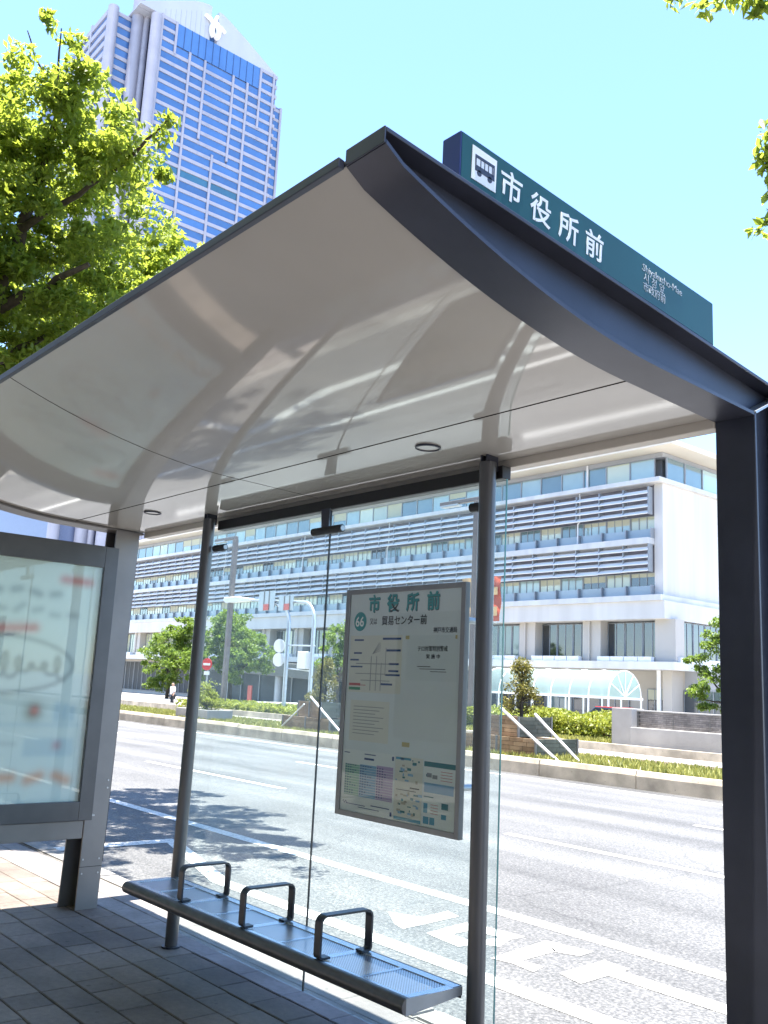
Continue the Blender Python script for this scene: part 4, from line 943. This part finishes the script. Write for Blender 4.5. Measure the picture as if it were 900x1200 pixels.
# tree overhanging from the right, near the camera
tree2 = thing('overhanging_tree', 'yellow green leafy branches hanging into view at upper right', 'tree', (.4, 5.0-2.2, 0))
b = MB(); limbs(b, (.4, 2.8, -.05), (.1, 3.4, 4.9), .16, .1, 21, .04)
limbs(b, (.1, 3.4, 4.9), (-2.0, 4.7, 5.75), .07, .02, 22); limbs(b, (.1, 3.4, 4.6), (-2.15, 5.15, 4.75), .07, .02, 23); limbs(b, (-1.9, 4.65, 5.75), (-2.6, 4.35, 5.66), .012, .004, 24); limbs(b, (-1.2, 4.4, 4.7), (-2.3, 5.2, 4.45), .012, .004, 25)
b.build('trunk', BARK, tree2, smooth=True)
cl = [(-2.66,4.34,5.64,.09,.09,.07,16),(-2.53,4.46,5.6,.1,.1,.06,26),(-2.4,4.52,5.62,.12,.1,.08,34),(-2.3,4.61,5.57,.12,.1,.09,46),(-2.2,4.62,5.6,.12,.12,.1,60),(-2.0,4.6,5.7,.2,.2,.15,90),
      (-2.44,4.99,4.97,.09,.09,.07,34),(-2.5,5.04,4.84,.1,.1,.08,44),(-2.42,5.1,4.74,.12,.12,.09,60),(-2.46,5.15,4.62,.1,.1,.08,46),(-2.62,5.17,4.46,.07,.07,.05,18),(-2.5,5.18,4.5,.09,.09,.07,40),(-2.2,5.1,4.9,.2,.2,.2,120),(-2.2,5.2,4.6,.2,.2,.18,100),(-2.46,5.2,4.36,.06,.06,.06,16)]
leaf_obj('crown', leaves(1.1, cl, .085, 8, ratio=.42), LEAF_A, tree2)
tree3 = thing('added_shade_tree', 'dense unseen tree added behind the camera to shade the near pavement', 'tree', (-3, -2.2, 0))  # added out of view to keep light off the pavement and shelter
b = MB(); limbs(b, (-3, -2.2, -.05), (-3, -2.3, 4.5), .2, .14, 90, .03)
blb = [(-9+1.7*k, -2.6+.9*(k % 3-1), 6.2+.5*(k % 2), 1.35) for k in range(9)]+[(-8+2*k, -4.6, 6.8, 1.4) for k in range(7)]
for q_ in blb[::2]: limbs(b, (-3, -2.3, 4.5), q_[:3], .1, .03, 91)
b.build('trunk', BARK, tree3, smooth=True)
leaf_obj('crown', leaves(1, clumpify(blb, 3, .5, 60, 93), .26, 94), LEAF_A, tree3)
def small_tree(name, label, loc, crown, tr, m, dens, csz, lsz, seed, cat='tree', group=None, per=7):
    t = thing(name, label, cat, loc, group); b = MB(); p = Vector(loc)
    zc = np.mean([c[2] for c in crown]); f = p+Vector((0, 0, (zc-p.z)*.55)); limbs(b, p-Vector((0, 0, .05)), f, tr, tr*.7, seed, .05)
    for k, c in enumerate(crown): limbs(b, f, c[:3], tr*.55, tr*.12, seed+k+1)
    b.build('trunk', BARK, t, smooth=True)
    leaf_obj('crown', leaves(1.0, clumpify(crown, per, csz, dens, seed), lsz, seed+50), m, t); return t
small_tree('street_tree', 'leafy green tree before the office, left of the shelter post', (-60.5, 32, -.4), [(-59.5, 32, 3.4, 1.9), (-62.2, 32.3, 2.8, 1.7), (-57.3, 31.6, 2.6, 1.5), (-58.9, 32.5, 4.6, 1.4), (-61, 32, 4.2, 1.4), (-60.5, 31.5, 1.4, 1.3)], .16, LEAF_B, 90, .42, .22, 31, per=4)
small_tree('street_tree', 'round green tree between the shelter post and the brown lamp pole', (-56.3, 34.5, -.4), [(-56.3, 34.5, 3.9, 2.2), (-53.8, 34.2, 3.4, 1.8), (-58.4, 34.8, 3.7, 1.7), (-55.2, 34, 5.2, 1.5), (-52.2, 34.2, 3.0, 1.2), (-57.4, 34.4, 5.3, 1.2), (-55, 34, 2.4, 1.3)], .18, LEAF_B, 90, .42, .22, 37, per=4)
small_tree('street_tree', 'green tree showing just left of the notice board', (-43.6, 34, -.2), [(-43.6, 34, 3.8, 1.2), (-42.2, 34.2, 3.3, 1.0), (-44.2, 33.8, 2.7, .8), (-42.5, 34, 4.5, .8)], .14, LEAF_B, 90, .4, .2, 43, per=4)
small_tree('street_tree', 'bright green tree beside the dark portal post at right', (-16.6, 30, 0), [(-17.1, 30, 3.6, .75), (-16.4, 30, 4.2, .7), (-17.9, 30.1, 2.9, .5), (-16.8, 29.9, 2.2, .7), (-17.8, 30, 1.7, .55), (-16.5, 30.2, 1.3, .5), (-16.0, 30, 2.9, .7)], .09, LEAF_B, 70, .24, .15, 47, per=9)

def block_planter(name, label, x1, y0, group):
    """two step planter of stacked blocks with steel corner strips; x1,y0 = right front corner of the lower tier"""
    t = thing(name, label, 'planter', (x1-1, y0+.8, .1), group)
    for (xa, xb, ya, yb, z0, z1) in ((x1-2.35, x1, y0, y0+1.5, .08, .56), (x1-1.75, x1-.62, y0+.12, y0+1.3, .562, 1.02)):
        MB().box(xa+.03, xb-.03, ya+.03, yb-.03, z0, z1-.03).build('soil', SOIL, t)
        nz = 5; h = (z1-z0)/nz
        for k in range(nz):
            n_ = max(2, int((xb-xa)/.38)); off = (k % 2)*.12
            xs_ = [xa]+[xa+off+(xb-xa)*j/n_ for j in range(1, n_)]+[xb]
            for a_, c_ in zip(xs_[:-1], xs_[1:]): MB().box(a_+.006, c_-.006, ya, ya+.05, z0+h*k+.004, z0+h*k+h-.004).build('block', WOOD, t)
            m_ = (ya+yb)/2+(k % 2)*.1
            for a_, c_ in ((ya+.051, m_), (m_, yb)): MB().box(xb-.05, xb, a_+.006, c_-.006, z0+h*k+.004, z0+h*k+h-.004).build('block', WOOD_SHADE, t)
            MB().box(xa, xa+.05, ya+.06, yb, z0+h*k+.004, z0+h*k+h-.004).build('block', WOOD_SHADE, t)
        for x_, y_ in ((xa, ya), (xb, ya), (xb, yb), ((xa+xb)/2, ya)): MB().box(x_-.022, x_+.022, y_-.022, y_+.022, z0-.01, z1+.01).build('corner_strip', STEEL2, t)
    return t
block_planter('planter', 'stepped block planter right of the shelter glass', -13.95, 16.6, 'stepped block planters on the island')
block_planter('planter', 'stepped block planter seen through the glass left of the board', -21.55, 16.6, 'stepped block planters on the island')
def conifer(label, x, y, z0, h, seed, m, rad):
    t = thing('conifer', label, 'tree', (x, y, z0), 'small trees in the block planters'); b = MB(); rr_ = random.Random(seed)
    limbs(b, (x, y, z0-.1), (x, y, z0+h*.9), .05, .012, seed, .06)
    cl = []
    for k in range(50):
        t_ = rr_.random(); a = rr_.uniform(0, 6.28); R_ = rad*(1-t_*.75)*rr_.uniform(.35, 1)
        p = (x+R_*math.cos(a), y+R_*math.sin(a), z0+.1+t_*h*.92)
        limbs(b, (x, y, z0+t_*h*.75), p, .014, .004, seed+k)
        cl.append((*p, .14, .14, .17, 62))
    b.build('trunk', BARK, t, smooth=True); leaf_obj('crown', leaves(1, cl, .075, seed, up_bias=0, flat=1.2, ratio=.35), m, t)
conifer('bushy rust tinged small tree in the right hand planter', -14.95, 17.25, 1.0, 1.32, 61, LEAF_C, .62)
conifer('sparse yellow green small tree left of the notice board', -22.7, 17.25, 1.0, 1.22, 67, LEAF_C, .55)
SUP = mat('white_support', (.62, .62, .64), .5, .1)
for lab, p0, p1 in (('front white slanting support pole of the right hand planter', (-14.75, 16.3, 1.2), (-12.95, 16.3, .08)), ('rear white slanting support pole of the right hand planter', (-14.24, 16.9, 1.1), (-12.9, 16.9, .1)),
                    ('white slanting support pole right of the sparse small tree', (-22.13, 16.3, 1.16), (-20.3, 16.3, .05)), ('thin grey support pole slanting left of the sparse small tree', (-22.5, 16.35, .94), (-23.86, 16.35, .05))):
    o = MB().tube([p0, p1], .035 if 'white' in lab else .022, 10).build('support_pole', SUP, smooth=True); tag(o, lab, 'pole', 'slanting poles propping the planters')
# shrub in the low concrete planter
sp_ = thing('shrub_planter', 'pale concrete planter box holding a rounded shrub', 'planter', (-28.8, 16.7, .1))
b = MB(); b.box(-29.9, -27.75, 16.2, 16.3, .08, .5); b.box(-29.9, -27.75, 17.1, 17.2, .08, .5); b.box(-29.9, -29.8, 16.3, 17.1, .08, .5); b.box(-27.85, -27.75, 16.3, 17.1, .08, .5); b.build('box', CONC, sp_, .01)
MB().box(-29.79, -27.86, 16.31, 17.09, .09, .44).build('soil', SOIL, sp_)
small_tree('shrub', 'rounded yellow green shrub in the pale concrete planter', (-28.7, 16.7, .44), [(-28.7, 16.65, .95, .42), (-28.2, 16.7, .85, .36), (-29.3, 16.7, .85, .36), (-28.5, 16.65, 1.2, .3), (-29.0, 16.7, 1.2, .28), (-28.1, 16.7, .62, .25), (-28.8, 16.5, .65, .38), (-29.4, 16.6, .62, .25), (-28.3, 16.5, .65, .3)], .04, LEAF_D, 80, .13, .075, 71, 'shrub', per=26)
# clipped hedge and the low shrub bed
def hedge_leaves(x0, x1, y0, y1, z0, z1, n, sz, seed):
    r_ = np.random.default_rng(seed); cl = []
    for _ in range(n):
        x, y = r_.uniform(x0, x1), r_.uniform(y0, y1); zt = z0+(z1-z0)*(.8+.2*math.sin(x*1.9+y)*math.cos(y*1.3))
        z = zt if r_.random() < .6 else r_.uniform(z0, zt)
        if r_.random() < .35: y = y0+.1*r_.random(); z = r_.uniform(z0, zt)
        cl.append((x, y, z, .28, .28, .13, 32))
    return leaves(1, cl, sz, seed)
hd = thing('hedge', 'wide mounded yellow green hedge below the glass canopy', 'hedge', (-21.5, 28, 0))
MB().box(-25.8, -18.7, 26.6, 30.2, 0, .55).build('stems', SOIL, hd)
leaf_obj('crown', hedge_leaves(-26, -18.5, 26.0, 30.4, .1, 1.0, 900, .12, 81), LEAF_D, hd)
o = leaf_obj('grass', grass(9000, -26, -18.4, 25.25, 26.1, .02, .2, 3), GRASS, origin=(-22, 25.6, .02)); o['kind'] = 'stuff'
edge = thing('rock_edging', 'row of rough grey stones edging the hedge', 'edging', (-21, 25.35, .05))
for k in range(24):
    s_ = r.uniform(.1, .17); m = MB(); x = -25.8+.32*k
    pts = [(x+s_*f_*1.1*math.cos(a)*r.uniform(.8, 1.1), 25.32+s_*f_*math.sin(a), z_) for z_, f_ in ((.0, 1), (.14, .8)) for a in np.linspace(0, 5.236, 6)]
    m.add(pts, [(0,1,2,3,4,5), (6,7,8,9,10,11)]+[(i, (i+1) % 6, 6+(i+1) % 6, 6+i) for i in range(6)]); m.build('stone', CONC, edge)
bed = thing('shrub_bed', 'low bed of clipped yellowish shrubs along the far path', 'shrub', (-40, 26.5, 0))
leaf_obj('foliage', hedge_leaves(-46, -33, 25.4, 28, .0, .42, 700, .13, 83), LEAF_D, bed)
small_tree('shrub', 'small yellow shrub showing left of the shelter post', (-45, 24.5, -.3), [(-45, 24.5, .1, .5), (-44.4, 24.6, .2, .4)], .04, LEAF_D, 50, .16, .1, 87, 'shrub', per=8)
# low wall at right with tiled inset
wall = thing('garden_wall', 'low concrete garden wall with dark tiled upper band at right', 'wall', (-14.5, 25.6, 0))
MB().box(-18.3, -17.55, 25.5, 26.2, -.1, 1.25).build('pillar', CONC, wall, .012)
MB().box(-17.548, -9, 25.42, 25.8, -.1, .68).build('wall_base', CONC, wall, .012)
MB().box(-17.548, -9, 25.83, 26.1, -.1, 1.17).build('wall_back', mat('dark_mortar', (.1, .095, .09), .9), wall)
MB().box(-17.548, -9, 25.79, 26.13, 1.173, 1.22).build('coping', CONC, wall, .008)
tme = MB().box(-.1, .1, -.012, .012, 0, .052).mesh('wall_tile', piece_mat('grey_wall_tile', (.2, .18, .17), (.3, .27, .25), .7, .2, 8), (0, 0, 0))
for j in range(8):
    for k in range(24): inst('wall_tile', tme, (-17.43+.207*k+(.1 if j % 2 else 0), 25.82, .69+.06*j), wall)
for k in range(4): MB().box(-17.5+1.24*k-.01, -17.5+1.24*k+.01, 25.795, 25.806, .69, 1.17).build('joint', STEEL2, wall)

# ================================================================== STREET FURNITURE
def lamp_post(label, x, y, zt, banner=False):
    t = thing('street_lamp', label, 'street lamp', (x, y, 0), 'tall brown lamp poles on the far side')
    MB().box(x-.12, x+.12, y-.12, y+.12, -.3, zt).build('pole', POLE, t, .02)
    MB().box(x-2.1, x+.12, y-.09, y+.09, zt+.002, zt+.16).build('arm', POLE, t, .02)
    MB().box(x-2.0, x-1.0, y-.14, y+.14, zt-.08, zt-.002).build('lamp_head', ALU, t, .01)
    return t
lamp_post('tall brown square lamp pole left of centre behind the round tree', -43.0, 26.0, 9.0)
l2 = lamp_post('tall grey brown lamp pole with banners behind the right glass post', -25.2, 26.2, 9.0)
BAN = mat('orange_red_banner', (.62, .12, .06), .6, 0, .3, 1.5); BANY = mat('yellow_pink_print', (.65, .42, .2), .6, 0, .4, 2.5)
for nm, x0, x1, s_ in (('left', -25.95, -25.35, 1), ('right', -24.9, -23.85, -1)):
    bn = thing('banner', 'yellow and pink banner on the %s side of the lamp pole' % nm if s_ == 1 else 'orange red banner on the right side of the lamp pole', 'banner', ((x0+x1)/2, 26.2, 4.2), 'banners on the lamp pole')
    k = MB(); n = 10; vs = []
    for i in range(n+1):
        z = 4.2+1.72*i/n
        for j in range(5): vs.append((x0+(x1-x0)*j/4, 26.2+.05*math.sin(i*.9+j), z))
    k.add(vs, [(i*5+j, i*5+j+1, i*5+j+6, i*5+j+5) for i in range(n) for j in range(4)]); k.build('cloth', BANY if s_ == 1 else BAN, bn, smooth=True)
    k = MB(); k.box(x0+.05, x1-.1, 26.12, 26.124, 4.4, 4.75); k.box(x0+.1, x1-.1, 26.12, 26.124, 5.2, 5.5); k.build('print', BAN if s_ == 1 else BANY, bn)
    MB().tube([(x0, 26.2, 5.93), (x1, 26.2, 5.93)], .02, 6).build('rod', ALU, bn)
# twin mast road sign frame with curved arms
mast = thing('sign_gantry', 'twin grey masts with curved arms carrying road sign backs and a lamp', 'sign', (-36.5, 26, 0))
def arcmast(x, zt, xe, ze, rd):
    pts = [(x, 26, -.3), (x, 26, zt-.9)]
    for k in range(1, 7):
        a = k*math.pi/12; pts.append((x-.9*(1-math.cos(a)), 26, zt-.9+.9*math.sin(a)))
    pts.append((xe, 26, ze)); return MB().tube(pts, [rd]*2+[rd*.85]*6+[rd*.6], 10)
arcmast(-37.45, 5.25, -39.5, 5.55, .1).build('mast', GALV, mast, smooth=True)
arcmast(-35.4, 5.35, -40.9, 5.62, .1).build('mast', GALV, mast, smooth=True)
MB().tube([(-37.4, 26, 3.3), (-35.2, 26, 3.27)], .035, 8).build('crossbar', GALV, mast); MB().tube([(-37.4, 26, 2.2), (-35.4, 26, 2.1)], .03, 8).build('crossbar', GALV, mast)
for x0, x1, z0, z1 in ((-40.0, -38.6, 5.02, 6.0), (-38.2, -37.0, 4.98, 5.7)):
    p_ = MB().box(x0, x1, 25.82, 25.86, z0, z1).build('sign_plate', ALU, mast)
    k = MB(); k.box(x0+.45, x0+.5, 25.8, 25.818, z0, z1); k.box(x0+.9, x0+.95, 25.8, 25.818, z0, z1); k.build('stiffener', STEEL2, p_)
    MB().box(x0+.5, x0+.95, 25.78, 25.8, z0+.02, z0+.32).build('red_label', mat('red_mark', (.6, .12, .1), .5), p_)
b = MB(); b.prism([(-43.6, 5.68), (-43.5, 5.86), (-42.2, 5.86), (-40.9, 5.7), (-40.9, 5.58), (-43.3, 5.55)], 'y', 25.85, 26.15); b.build('lamp_head', WHITE, mast, .03)
for z in (3.27, 2.6): MB().disc((-38.0, 25.9, z), (.35, -1, 0), .33, .04, 24).build('round_plate', WHITE, mast)
MB().box(-36.3, -35.65, 25.8, 26.2, 2.2, 3.0).build('control_box', WHITE, mast, .02)
ne = thing('no_entry_sign', 'round red no entry sign with white bar on a thin pole', 'sign', (-45.6, 26.4, -.3))
MB().tube([(-45.6, 26.4, -.3), (-45.5, 26.4, 2.7)], .045, 8).build('pole', GALV, ne)
MB().disc((-45.52, 26.32, 2.3), (.45, -1, 0), .33, .03, 28).build('disc', mat('sign_red', (.6, .03, .03), .4), ne)
dv = Vector((.45, -1, 0)).normalized(); sd = Vector((1, .45, 0)).normalized(); c_ = Vector((-45.52, 26.32, 2.3))+dv*.02
k = MB(); k.add([c_-sd*.23-Vector((0, 0, .06)), c_+sd*.23-Vector((0, 0, .06)), c_+sd*.23+Vector((0, 0, .06)), c_-sd*.23+Vector((0, 0, .06)), c_-dv*.01-sd*.23-Vector((0, 0, .06)), c_-dv*.01+sd*.23-Vector((0, 0, .06)), c_-dv*.01+sd*.23+Vector((0, 0, .06)), c_-dv*.01-sd*.23+Vector((0, 0, .06))], [(0,1,2,3), (0,4,5,1), (1,5,6,2), (2,6,7,3), (3,7,4,0)]); k.build('white_bar', WHITE, ne)
MB().box(-45.8, -45.25, 26.34, 26.37, 1.72, 1.92).build('plate', WHITE, ne)
bs = thing('blue_sign', 'small blue square sign beside the red no entry sign', 'sign', (-46.6, 26.4, -.3))
MB().tube([(-46.6, 26.4, -.3), (-46.6, 26.4, 5.5)], .05, 8).build('pole', GALV, bs)
MB().box(-46.85, -46.35, 26.3, 26.33, 1.85, 2.4).build('plate', mat('sign_blue', (.02, .12, .55), .4), bs)
MB().disc((-46.5, 26.28, 1.25), (.3, -1, 0), .16, .05, 16).build('round_plate', WHITE, bs)
rs = thing('standing_signboard', 'narrow dark red standing board beside the porch doorway', 'sign', (-69, 44.3, -1))
MB().box(-69.3, -68.7, 44.25, 44.35, -.8, 1.1).build('board', mat('dull_red', (.35, .06, .04), .6), rs); MB().box(-69.2, -68.8, 44.0, 44.6, -1, -.81).build('foot', STEEL2, rs)
# red car glimpsed over the hedge
car = thing('parked_car', 'red car roof glimpsed beyond the hedge under the canopy', 'car', (-25.6, 36.5, 0))
CR = mat('red_car_paint', (.45, .02, .02), .25, 0, .02, coat=1)
MB().prism([(-27.4, .25), (-23.8, .25), (-23.75, .62), (-24.6, .72), (-27.3, .75), (-27.45, .6)], 'y', 35.8, 37.2).build('body', CR, car, .06)
MB().prism([(-27.2, .75), (-24.7, .72), (-25.4, 1.1), (-26.7, 1.12)], 'y', 35.9, 37.1).build('cabin', WD, car, .04); MB().box(-26.7, -25.4, 35.92, 37.08, 1.1, 1.15).build('roof', CR, car, .02)
for x in (-26.8, -24.5):
    for y in (35.85, 37.15): MB().disc((x, y, .28), (0, 1, 0), .28, .18, 18).build('wheel', BLACK, car)

# ------------------------------------------------------------------ pedestrian
person = thing('person', 'person in white shirt and dark trousers walking on the far path', 'person', (-50.4, 27.0, -.42))
def skinned(name, vs, es, rs_, m, parent, sub=2, root=0):
    me = bpy.data.meshes.new(name); o0 = wloc(parent); me.from_pydata([tuple(Vector(v)-o0) for v in vs], es, []); me.materials.append(m)
    o = bpy.data.objects.new(name, me); col.objects.link(o); o.parent = parent
    md = o.modifiers.new('skin', 'SKIN'); md.use_smooth_shade = True
    for i, r_ in enumerate(rs_): me.skin_vertices[0].data[i].radius = r_ if isinstance(r_, tuple) else (r_, r_)
    me.skin_vertices[0].data[root].use_root = True
    s_ = o.modifiers.new('sub', 'SUBSURF'); s_.levels = sub; s_.render_levels = sub; return o
px, py, pz = -50.4, 27.0, -.42
SKIN = mat('skin', (.4, .25, .18), .6)
def P(x, y, z): return (px+x*.8, py+y, pz+z*.95)
vs = [P(0,0,.92), P(0,0,1.15), P(0,0,1.4), P(0,0,1.48), P(.02,-.02,1.57), P(.02,-.02,1.68), P(.2,0,1.4), P(.26,.02,1.12), P(.28,-.1,.88), P(-.2,0,1.4), P(-.26,.03,1.13), P(-.27,-.06,.88),
      P(.09,0,.88), P(.12,-.1,.48), P(.12,.02,.08), P(.13,-.1,.03), P(-.09,0,.88), P(-.11,.1,.48), P(-.12,.28,.1), P(-.12,.2,.03)]
es = [(0,1),(1,2),(2,3),(3,4),(4,5),(2,6),(6,7),(7,8),(2,9),(9,10),(10,11),(0,12),(12,13),(13,14),(14,15),(0,16),(16,17),(17,18),(18,19)]
skinned('body', vs, es, [.14,.13,.14,.055,.095,.085,.06,.045,.032,.06,.045,.032,.09,.06,.04,.035,.09,.06,.04,.035], SKIN, person)
skinned('shirt', [vs[i] for i in (0,1,2,6,7,9,10)], [(0,1),(1,2),(2,3),(3,4),(2,5),(5,6)], [.17,.165,.17,.085,.07,.085,.07], WHITE, person)
skinned('trousers', [vs[i] for i in (0,12,13,14,16,17,18)], [(0,1),(1,2),(2,3),(0,4),(4,5),(5,6)], [.15,.11,.08,.06,.11,.08,.06], INK, person)
skinned('hair', [P(.02,0,1.66), P(.02,.02,1.72)], [(0,1)], [.1,.07], INK, person)
